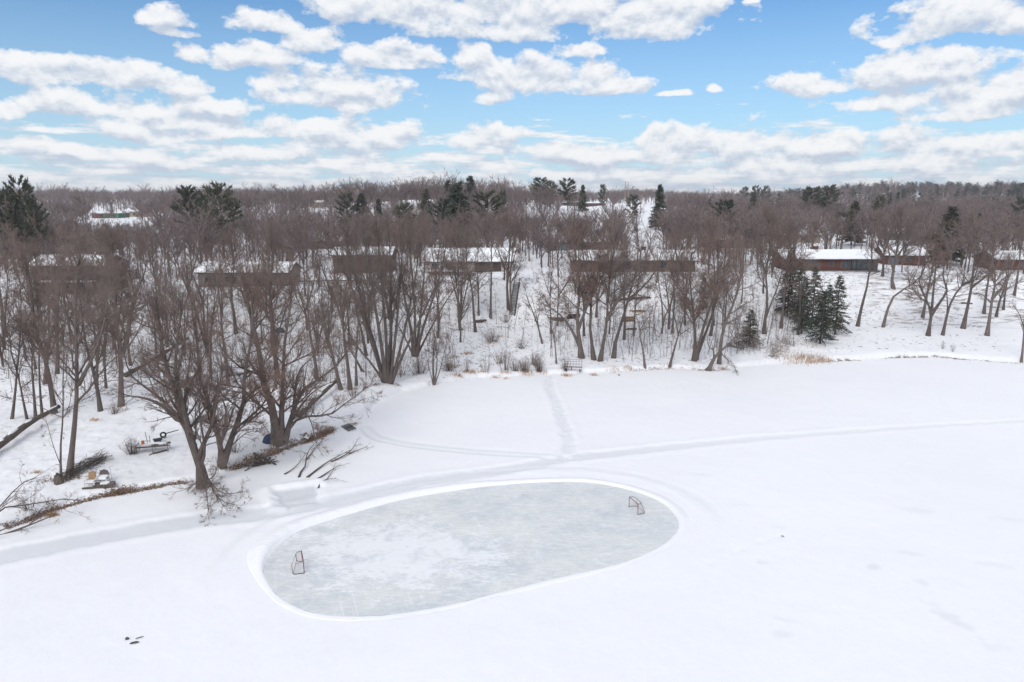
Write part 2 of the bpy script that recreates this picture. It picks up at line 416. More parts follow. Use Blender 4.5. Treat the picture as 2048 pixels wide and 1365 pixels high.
# --- the rink's ice sheet
m, nt, b = newmat('rink_ice')
tc = nt.nodes.new('ShaderNodeTexCoord'); ob = tc.outputs['Object']
c = ramp(nt, noise(nt, .16, 5, .6, ob), [(.32, (.620, .642, .675)), (.50, (.692, .706, .718)), (.68, (.750, .757, .760))])
fine = ramp(nt, noise(nt, 2.0, 8, .75, ob, sx=(.6, 1.4, 1)), [(.35, (.88,)*3), (.65, (1.05,)*3)])
c = mixc(nt, 1.0, c, fine, 'MULTIPLY')
pc = P(790, 1105)
mp = nt.nodes.new('ShaderNodeMapping'); mp.vector_type = 'TEXTURE'; mp.inputs['Location'].default_value = (pc[0], pc[1], 0); mp.inputs['Scale'].default_value = (13.0, 8.5, 1)
mp.inputs['Rotation'].default_value = (0, 0, R(-8))
nt.links.new(ob, mp.inputs['Vector'])
ln = nt.nodes.new('ShaderNodeVectorMath'); ln.operation = 'LENGTH'; nt.links.new(mp.outputs[0], ln.inputs[0])
zone = ramp(nt, ln.outputs['Value'], [(.25, (1, 1, 1)), (.98, (0, 0, 0))])
fr = math_(nt, 'ADD', math_(nt, 'MULTIPLY_ADD', noise(nt, 2.4, 6, .75, ob, sx=(.7, 1.3, 1)), .45, math_(nt, 'MULTIPLY', noise(nt, .45, 7, .75, ob, sx=(.7, 1.3, 1)), .55)), math_(nt, 'MULTIPLY_ADD', zone, .17, -.075))
frost = ramp(nt, fr, [(.48, (0, 0, 0)), (.56, (1, 1, 1))])
c = mixc(nt, math_(nt, 'MULTIPLY', frost, .8), c, (.86, .87, .90))
frost2 = ramp(nt, noise(nt, 1.25, 8, .72, ob, sx=(.6, 1.35, 1)), [(.53, (0, 0, 0)), (.62, (1, 1, 1))])
c = mixc(nt, math_(nt, 'MULTIPLY', frost2, .42), c, (.85, .86, .885))
spk = ramp(nt, noise(nt, 2.6, 3, .55, ob, sx=(.5, 1.5, 1)), [(.64, (0, 0, 0)), (.70, (1, 1, 1))])
c = mixc(nt, math_(nt, 'MULTIPLY', spk, .55), c, (.84, .85, .88))
for rot, sc in ((R(12), (.05, 5, 1)), (R(-25), (.06, 6, 1)), (R(70), (.05, 6, 1))):
    mp = nt.nodes.new('ShaderNodeMapping'); mp.inputs['Rotation'].default_value = (0, 0, rot); nt.links.new(ob, mp.inputs['Vector'])
    sk = ramp(nt, noise(nt, 1.0, 2, .5, mp.outputs[0], sx=sc), [(.66, (0, 0, 0)), (.70, (1, 1, 1))])
    c = mixc(nt, math_(nt, 'MULTIPLY', sk, .45), c, (.86, .87, .90))
dk = ramp(nt, noise(nt, .33, 6, .7, ob), [(.53, (0, 0, 0)), (.68, (1, 1, 1))])
c = mixc(nt, math_(nt, 'MULTIPLY', dk, .62), c, (.50, .53, .575))
nt.links.new(c, b.inputs['Base Color']); b.inputs['Roughness'].default_value = .42; b.inputs['Specular IOR Level'].default_value = .35
bump(nt, b, noise(nt, 1.5, 6, .7, ob), .12, .05)
cen = RINK.mean(0); nR = len(RINK); V = [(*cen, 0.03)]
for f in (.5, 1.004):
    V += [(*(cen+(p-cen)*f), 0.03) for p in RINK]
t = [(0, 1+i, 1+(i+1) % nR) for i in range(nR)]
qd = [(1+i, 1+nR+i, 1+nR+(i+1) % nR, 1+(i+1) % nR) for i in range(nR)]
ro = mk('rink_ice', V, [np.array(t)[:, ::-1], np.array(qd)], m); tag(ro, kind='structure')
# make sure it faces up
if ro.data.polygons[0].normal.z < 0: ro.data.flip_normals()

# --- the shovelled bank round it
def bank():
    out = RINK; fine = np.array([out[(i//3) % nR]*(1-(i % 3)/3)+out[(i//3+1) % nR]*((i % 3)/3) for i in range(nR*3)])
    n = len(fine); tg = np.roll(fine, -1, 0)-np.roll(fine, 1, 0); nm = nz(np.stack([tg[:, 1], -tg[:, 0]], -1))
    if ((fine-cen)*nm).sum(-1).mean() < 0: nm = -nm
    nm = nz(nm+np.roll(nm, 6, 0)+np.roll(nm, -6, 0))
    # height along the rim: high at the ends and the far side, a low lip on the near side
    nearness = -nm[:, 1]
    h = np.where(nearness > .2, .02, .19)
    h = h+np.where(fine[:, 0] < -15, .07, 0)*(nearness < .5)+np.where((fine[:, 0] < -3) & (nearness < 0), .18, 0)
    k = np.hanning(93); k = k/k.sum(); h = np.convolve(np.concatenate([h[-46:], h, h[:46]]), k, 'valid')
    wd = .35+1.45*np.clip(h/.4, 0, 1.3)
    e1, e2 = ENTRY[2], ENTRY[3]
    de = pdist(fine[:, 0], fine[:, 1], np.array([e1, e2]))[0]
    h = h*(.25+.75*sm(.3, 1.2, de))
    prof = [(-.06, 0.0), (.0, .10), (.08, .55), (.20, .92), (.38, 1.0), (.58, .82), (.78, .45), (.92, .2), (1.1, .04), (1.35, -.25)]
    V = []
    for j, (f, hh) in enumerate(prof):
        off = f*wd+.03*wob(fine[:, 0], fine[:, 1], .8, 1+j*.3)*min(1, .4+j)
        p = fine+nm*off[:, None]
        z = .036+h*hh+(.045*h*wob(p[:, 0], p[:, 1], .9, 2)+.05*h*wob(p[:, 0], p[:, 1], .25, 3) if 1 < j < 8 else 0)
        if j == 0: z = np.full(n, .02)
        if j == len(prof)-1: z = np.full(n, -.13)
        V.append(np.stack([p[:, 0], p[:, 1], z], -1))
    V = np.concatenate(V); k = len(prof); q = []
    i = np.arange(n)
    for j in range(k-1): q.append(np.stack([j*n+i, (j+1)*n+i, (j+1)*n+(i+1) % n, j*n+(i+1) % n], -1))
    o = mk('snow_bank', V, [np.concatenate(q)], M['snow'], smooth=True)
    if o.data.polygons[n*3].normal.z < 0: o.data.flip_normals()
    tag(o, kind='structure')
bank()
# ------------------------------------------------------------------ sky and sun
SUN_EL, SUN_AZ = R(42), R(205)          # the sun stands behind the camera, veiled by cloud
W = bpy.data.worlds.new('World'); SC.world = W; W.use_nodes = True
W.cycles.sampling_method = 'NONE'
nt = W.node_tree; nt.nodes.clear()
out = nt.nodes.new('ShaderNodeOutputWorld'); bg = nt.nodes.new('ShaderNodeBackground')
bg.inputs['Strength'].default_value = 0.1
sky = nt.nodes.new('ShaderNodeTexSky'); sky.sky_type = 'NISHITA'; sky.sun_disc = False
sky.sun_elevation = SUN_EL; sky.sun_rotation = SUN_AZ; sky.altitude = 250; sky.air_density = 1.0; sky.dust_density = .6; sky.ozone_density = 1.0
def azel(px, py):
    d = ray(px, py); d = d/np.linalg.norm(d); return math.atan2(d[0], d[1]), math.asin(d[2])
# clouds: (centre x, y, half width, half height) measured in the photo, kept as directions
CL = [(228,150,105,30), (70,138,85,32), (325,40,52,20), (350,68,40,10), (525,45,75,24), (625,80,70,28), (378,106,40,21), (495,112,78,28), (785,108,98,30), (790,130,80,14),
      (670,180,145,48), (560,160,60,30), (700,205,110,30), (385,175,60,20), (145,208,98,30), (290,218,90,26), (410,212,90,26), (5,218,30,20), (265,255,42,20), (380,245,130,22), (330,270,90,18),
      (610,255,160,26), (775,272,75,34), (480,262,90,20), (700,285,140,22),
      (1020,10,330,58), (760,5,140,52), (1000,60,180,26), (1290,40,150,42), (1340,10,140,30), (945,110,45,36), (1160,98,60,20), (1050,155,150,40), (1190,148,60,32), (1220,178,80,18), (990,195,40,16), (1350,192,40,8), (1435,182,17,10),
      (1820,145,150,40), (1640,170,90,22), (1880,120,90,22), (1960,190,130,48), (2040,170,60,38), (1800,200,110,22), (1920,230,90,14), (1920,30,120,42), (2020,40,90,34), (1810,75,42,22), (1500,0,20,6),
      (960,275,85,30), (1040,268,60,14), (1150,310,150,30), (1090,300,90,22), (1330,280,75,34), (1480,285,140,36), (1640,290,110,34), (1800,285,70,30), (1970,285,80,28), (1560,330,180,26), (1850,325,160,22), (1230,350,220,18), (120,300,130,16), (60,285,50,12), (250,312,110,14), (520,310,150,18), (720,330,150,16)]
grp = bpy.data.node_groups.new('cloud_field', 'ShaderNodeTree')
grp.interface.new_socket('P', in_out='INPUT', socket_type='NodeSocketVector')
grp.interface.new_socket('D', in_out='OUTPUT', socket_type='NodeSocketFloat'); grp.interface.new_socket('N', in_out='OUTPUT', socket_type='NodeSocketFloat')
gi = grp.nodes.new('NodeGroupInput'); g_o = grp.nodes.new('NodeGroupOutput')
def vm(nt, op, a, b=None, c=None):
    m = nt.nodes.new('ShaderNodeVectorMath'); m.operation = op
    for i, v in enumerate((a, b, c)):
        if v is None: continue
        if isinstance(v, bpy.types.NodeSocket): nt.links.new(v, m.inputs[i])
        else: m.inputs[i].default_value = v
    return m.outputs['Value'] if op in ('LENGTH', 'DISTANCE', 'DOT_PRODUCT') else m.outputs[0]
pin = gi.outputs[0]
wn = grp.nodes.new('ShaderNodeTexNoise'); wn.inputs['Scale'].default_value = 9; wn.inputs['Detail'].default_value = 1; wn.noise_dimensions = '2D'
grp.links.new(pin, wn.inputs['Vector'])
warp = vm(grp, 'MULTIPLY_ADD', vm(grp, 'SUBTRACT', wn.outputs['Color'], (.5, .5, .5)), (.022, .012, 0), pin)
acc = None
for px, py, hw, hh in CL:
    az, el = azel(px, py+.2*hh); sx, sy = F/(hw*1.02), F/(hh*1.12)
    v_ = vm(grp, 'MULTIPLY_ADD', warp, (sx, sy, 0), (-az*sx, -el*sy, 0))
    l = vm(grp, 'LENGTH', vm(grp, 'MULTIPLY_ADD', vm(grp, 'MINIMUM', v_, (0, 0, 0)), (0, .8, 0), v_))
    acc = l if acc is None else math_(grp, 'SMOOTH_MIN', acc, l, .18)
def nfield(scale, sx, sy, det, rough, off=0.0):
    o = noise(grp, scale, det, rough, pin, sx=(sx, sy, 1)); o.node.noise_dimensions = '2D'; return o
n1 = nfield(1.0, 20, 32, 5, .54); n2 = nfield(1.0, 90, 130, 3, .6)
f = math_(grp, 'SUBTRACT', 1.0, acc)
f = math_(grp, 'MULTIPLY_ADD', math_(grp, 'SUBTRACT', n1, .5), 1.9, f)
f = math_(grp, 'MULTIPLY_ADD', math_(grp, 'SUBTRACT', n2, .5), .42, f)
# stacked far clouds towards the horizon, and the thick cloud overhead
sep = grp.nodes.new('ShaderNodeSeparateXYZ'); grp.links.new(pin, sep.inputs[0]); el_ = sep.outputs['Y']
hz = nfield(1.0, 11, 75, 5, .6)
hcov = ramp(grp, el_, [(0.0, (.72,)*3), (.055, (.52,)*3), (.13, (0, 0, 0))])
hf = math_(grp, 'MULTIPLY_ADD', math_(grp, 'SUBTRACT', hz, .5), 2.2, math_(grp, 'MULTIPLY_ADD', hcov, 1.5, -.62))
f = math_(grp, 'MAXIMUM', f, hf)
grp.links.new(f, g_o.inputs[0])
nn = math_(grp, 'MULTIPLY_ADD', n1, 1.5, math_(grp, 'MULTIPLY_ADD', n2, .32, math_(grp, 'MULTIPLY', hz, math_(grp, 'MULTIPLY', hcov, 1.1))))
grp.links.new(nn, g_o.inputs[1])
tc = nt.nodes.new('ShaderNodeTexCoord'); sp_ = nt.nodes.new('ShaderNodeSeparateXYZ'); nt.links.new(tc.outputs['Generated'], sp_.inputs[0])
az = math_(nt, 'ARCTAN2', sp_.outputs[0], sp_.outputs[1]); el = math_(nt, 'ARCSINE', sp_.outputs[2])
cb = nt.nodes.new('ShaderNodeCombineXYZ'); nt.links.new(az, cb.inputs[0]); nt.links.new(el, cb.inputs[1])
def field(off):
    g = nt.nodes.new('ShaderNodeGroup'); g.node_tree = grp
    nt.links.new(vm(nt, 'ADD', cb.outputs[0], (0, off, 0)), g.inputs[0]); return g.outputs[0], g.outputs[1]
f0, m0 = field(0.0); f1, m1 = field(.011)
alpha = ramp(nt, f0, [(.0, (0, 0, 0)), (.10, (.45,)*3), (.34, (1, 1, 1))])
lit = math_(nt, 'MULTIPLY_ADD', math_(nt, 'SUBTRACT', m0, m1), .55, math_(nt, 'MULTIPLY_ADD', math_(nt, 'SUBTRACT', f0, f1), .36, .50), clamp=True)
K = 10.0
cl = ramp(nt, lit, [(.20, (.56, .63, .75)), (.43, (.72, .77, .845)), (.60, (.86, .885, .925)), (.82, (.95, .957, .97))])
cl = mixc(nt, 1.0, cl, (K, K, K), 'MULTIPLY')
blue = mixc(nt, 1.0, sky.outputs[0], (SKYR, SKYG, SKYB), 'MULTIPLY')
hzc = ramp(nt, el, [(.0, (.85,)*3), (.10, (.40,)*3), (.24, (.05,)*3)])
blue = mixc(nt, hzc, blue, (.60*K, .775*K, .91*K))
sc_ = mixc(nt, math_(nt, 'MULTIPLY', alpha, .97), blue, cl)
nt.links.new(sc_, bg.inputs['Color'])
# the rest of the sky (overhead and behind): broken bright cloud
bg2 = nt.nodes.new('ShaderNodeBackground'); bg2.inputs['Strength'].default_value = 0.1
ovn = noise(nt, 3.0, 2, .6, tc.outputs['Generated'])
oc = mixc(nt, ramp(nt, ovn, [(.36, (0, 0, 0)), (.54, (1, 1, 1))]), blue, (OVER*.97*K, OVER*.985*K, OVER*1.0*K))
nt.links.new(oc, bg2.inputs['Color'])
inw = math_(nt, 'MULTIPLY', math_(nt, 'LESS_THAN', math_(nt, 'ABSOLUTE', az), .80), math_(nt, 'LESS_THAN', math_(nt, 'ABSOLUTE', math_(nt, 'SUBTRACT', el, .15)), .19))
ms = nt.nodes.new('ShaderNodeMixShader'); nt.links.new(inw, ms.inputs[0]); nt.links.new(bg2.outputs[0], ms.inputs[1]); nt.links.new(bg.outputs[0], ms.inputs[2])
nt.links.new(ms.outputs[0], out.inputs[0])
sl_ = bpy.data.lights.new('sun', 'SUN'); sl_.energy = SUN_E; sl_.angle = R(28); sl_.color = (1, .95, .88)
so = bpy.data.objects.new('sun', sl_); COL.objects.link(so)
# the lamp shines down its own -Z; the sky's rotation runs clockwise from +Y
sd_ = np.array([math.sin(SUN_AZ)*math.cos(SUN_EL), math.cos(SUN_AZ)*math.cos(SUN_EL), math.sin(SUN_EL)])
from mathutils import Vector
so.rotation_euler = Vector(sd_).to_track_quat('Z', 'Y').to_euler(); so.location = (0, -60, 90)
# ------------------------------------------------------------------ bare trees
UP = np.array([0, 0, 1.])
def resample(p, k):
    p = np.asarray(p, float)
    c = chain(p, 6) if len(p) > 2 else np.linspace(p[0], p[-1], 7)
    L = np.concatenate([[0], np.cumsum(np.linalg.norm(np.diff(c, axis=0), axis=1))])
    t = np.linspace(0, L[-1], k)
    return np.stack([np.interp(t, L, c[:, j]) for j in range(c.shape[1])], -1), L[-1]
def sprout(Pt, Rd, n, tr, ang, length, k, trop, jit, rf, rmin, fall=.45, tip=.25):
    """side branches on every branch of a set"""
    N, kk, _ = Pt.shape
    idx = np.repeat(np.arange(N), n); m = len(idx)
    if m == 0: return np.zeros((0, k, 3)), np.zeros((0, k))
    t = rng.uniform(tr[0], tr[1], m) if np.isscalar(tr[0]) else rng.uniform(tr[0][idx], tr[1][idx])
    f = t*(kk-1); i = np.minimum(f.astype(int), kk-2); w = (f-i)[:, None]
    pos = Pt[idx, i]*(1-w)+Pt[idx, i+1]*w; r0 = Rd[idx, i]*(1-w[:, 0])+Rd[idx, i+1]*w[:, 0]
    tg = nz(Pt[idx, i+1]-Pt[idx, i])
    rv = rng.normal(size=(m, 3)); pe = nz(rv-(rv*tg).sum(-1, keepdims=True)*tg)
    a = rng.uniform(ang[0], ang[1], m)[:, None]
    d = tg*np.cos(a)+pe*np.sin(a)
    L = np.broadcast_to(np.asarray(length, float), (N,))[idx]*(1-fall*t)*rng.uniform(.6, 1.25, m)
    out = np.empty((m, k, 3)); out[:, 0] = pos; st = (L/(k-1))[:, None]
    for j in range(1, k):
        d = nz(d+jit*rng.normal(size=(m, 3))+trop*UP)
        out[:, j] = out[:, j-1]+d*st
    rr = np.maximum(np.minimum(r0*rf, .019*L+.008), rmin)
    rad = rr[:, None]*np.linspace(1, tip, k)[None]
    return out, rad
def tree_mesh(stems, dens=1.0, n1=1.0, up=.09, spread=1.0, twig=.0145, l1=.42, start=.32, flat=None, droop=0.0, nt=9.5):
    """stems: list of (points (n,3), base radius, tip radius). Returns trunk mesh and crown mesh builders (numpy arrays)"""
    K = 9; S = []; Rr = []; Ls = []
    for p, r0, r1 in stems:
        q, L = resample(p, K); S.append(q); Rr.append(r0+(r1-r0)*np.linspace(0, 1, K)**(.48 if r0 > .42 else .8)); Ls.append(L)
    S = np.array(S); Rr = np.array(Rr); Ls = np.array(Ls)
    Rr[:, 0] *= 1.25; Rr[:, 1] *= 1.02
    n = np.maximum((Ls*.75*n1*dens).astype(int), 2)
    A, Ar = sprout(S, Rr, n, (start, .98), (.5*spread, 1.18*spread), Ls*l1+.5, 6, up*.85, .15, .55, .012, fall=.62)
    A2, A2r = sprout(S, Rr, np.maximum(n//2, 1), (.85, 1.0), (.15, .55*spread), Ls*.12+.6, 6, up, .12, .9, .012, fall=0)
    A = np.concatenate([A, A2]); Ar = np.concatenate([Ar, A2r])
    LA = np.linalg.norm(np.diff(A, axis=1), axis=2).sum(1)
    nb = np.clip(LA*1.7*dens, 2, 14).astype(int)
    B, Br = sprout(A, Ar, nb, (.12, 1.0), (.4, .95), LA*.42+.35, 4, up*.8-droop, .16, .55, .009)
    LB = np.linalg.norm(np.diff(B, axis=1), axis=2).sum(1)
    nc = np.clip(LB*3.2*dens, 2, 9).astype(int)
    C, Cr = sprout(B, Br, nc, (.08, 1.0), (.35, .9), LB*.45+.25, 3, up*.6-droop, .16, .7, .008)
    LC = np.linalg.norm(np.diff(C, axis=1), axis=2).sum(1)
    D, Dr = sprout(C, Cr, np.maximum((rng.uniform(.6, 1.3, len(C))*nt*dens).astype(int), 1), (.0, 1.0), (.3, .9), LC*.5+.30, 2, up*.4-droop, .1, .8, twig*.55)
    trunk = [tubes(S, Rr, 8), tubes(A, Ar, 5)]
    crown = [tubes(B, Br, 4), tubes(C, Cr, 3)]
    Vd, td = cones(D[:, 0], D[:, 1], np.full(len(D), twig*.62))
    if flat is not None:
        for arr in (trunk, crown):
            for v, _ in arr: v[:, 2] = np.maximum(v[:, 2], flat)
        Vd[:, 2] = np.maximum(Vd[:, 2], flat)
    def cat(parts, tri=None):
        V = []; Q = []; o = 0
        for v, q in parts: V.append(v); Q.append(q+o); o += len(v)
        fs = [np.concatenate(Q)]
        if tri is not None: V.append(tri[0]); fs.append(tri[1]+o)
        return np.concatenate(V), fs
    return cat(trunk), cat(crown, (Vd, td))
def plant_tree(name, label, cat, base, stems, group=None, bark='bark', tw='twig', **kw):
    base = np.asarray(base, float)
    st = [(np.asarray(p)-base, a, b) for p, a, b in stems]
    (tv, tf), (cv, cf) = tree_mesh(st, **kw)
    o = thing(name, label, cat, base, 0, group)
    mk('trunk', tv, tf, M[bark], o, smooth=True); mk('crown', cv, cf, M[tw], o)
    return o
def traced(spec, base=None, lean=.35, sink=.25):
    """stems measured in the photo 'x,y x,y .. w' (w = thickness in px at the foot), stood up at the distance of the tree's foot"""
    stems = []; b = base
    for k, s in enumerate(spec.split(';')):
        hang = s.startswith('*'); tok = s.lstrip('*').split(); w = float(tok[-1][1:]); pts = [tuple(map(float, t.split(','))) for t in tok[:-1]]
        if b is None: b = G(*pts[0])
        Y = b[1]
        q = np.array([PD(x, y, Y) for x, y in pts])
        # each stem also leans a little towards or away from the shore
        h = np.maximum(q[:, 2]-b[2], 0); h0 = h[0] if k else 0
        slope = float(rng.uniform(-lean, lean))*(.3 if k == 0 else 1)
        if k:    # start where the parent passes
            j = min(((np.linalg.norm(q[0]-pp), pp) for S in stems for pp in resample(S[0], 25)[0]), key=lambda t: t[0])[1]
            y0 = j[1]
        else: y0 = Y
        q = np.array([PD(x, y, y0+slope*(hh-h0)) for (x, y), hh in zip(pts, h)])
        if hang:   # boughs that sag forward over the ice
            q = np.array([P(x, y, b[2]+1.9-(1.5*i/(len(pts)-1))) for i, (x, y) in enumerate(pts)]); q[0] = j
        r = w/2*b[1]/F*.90
        if k == 0: q[0, 2] = min(q[0, 2], b[2]); q[0] -= (0, 0, sink)
        if len(q) > 3 and not hang:      # the crown's twigs reach past the stem's end
            n_ = np.linalg.norm(q[-1]-q[-2]); q[-1] = q[-2]+(q[-1]-q[-2])*max(.3, 1-1.3/max(n_, .1))
        stems.append((q, r, max(r*.18, .02)))
    return b, stems
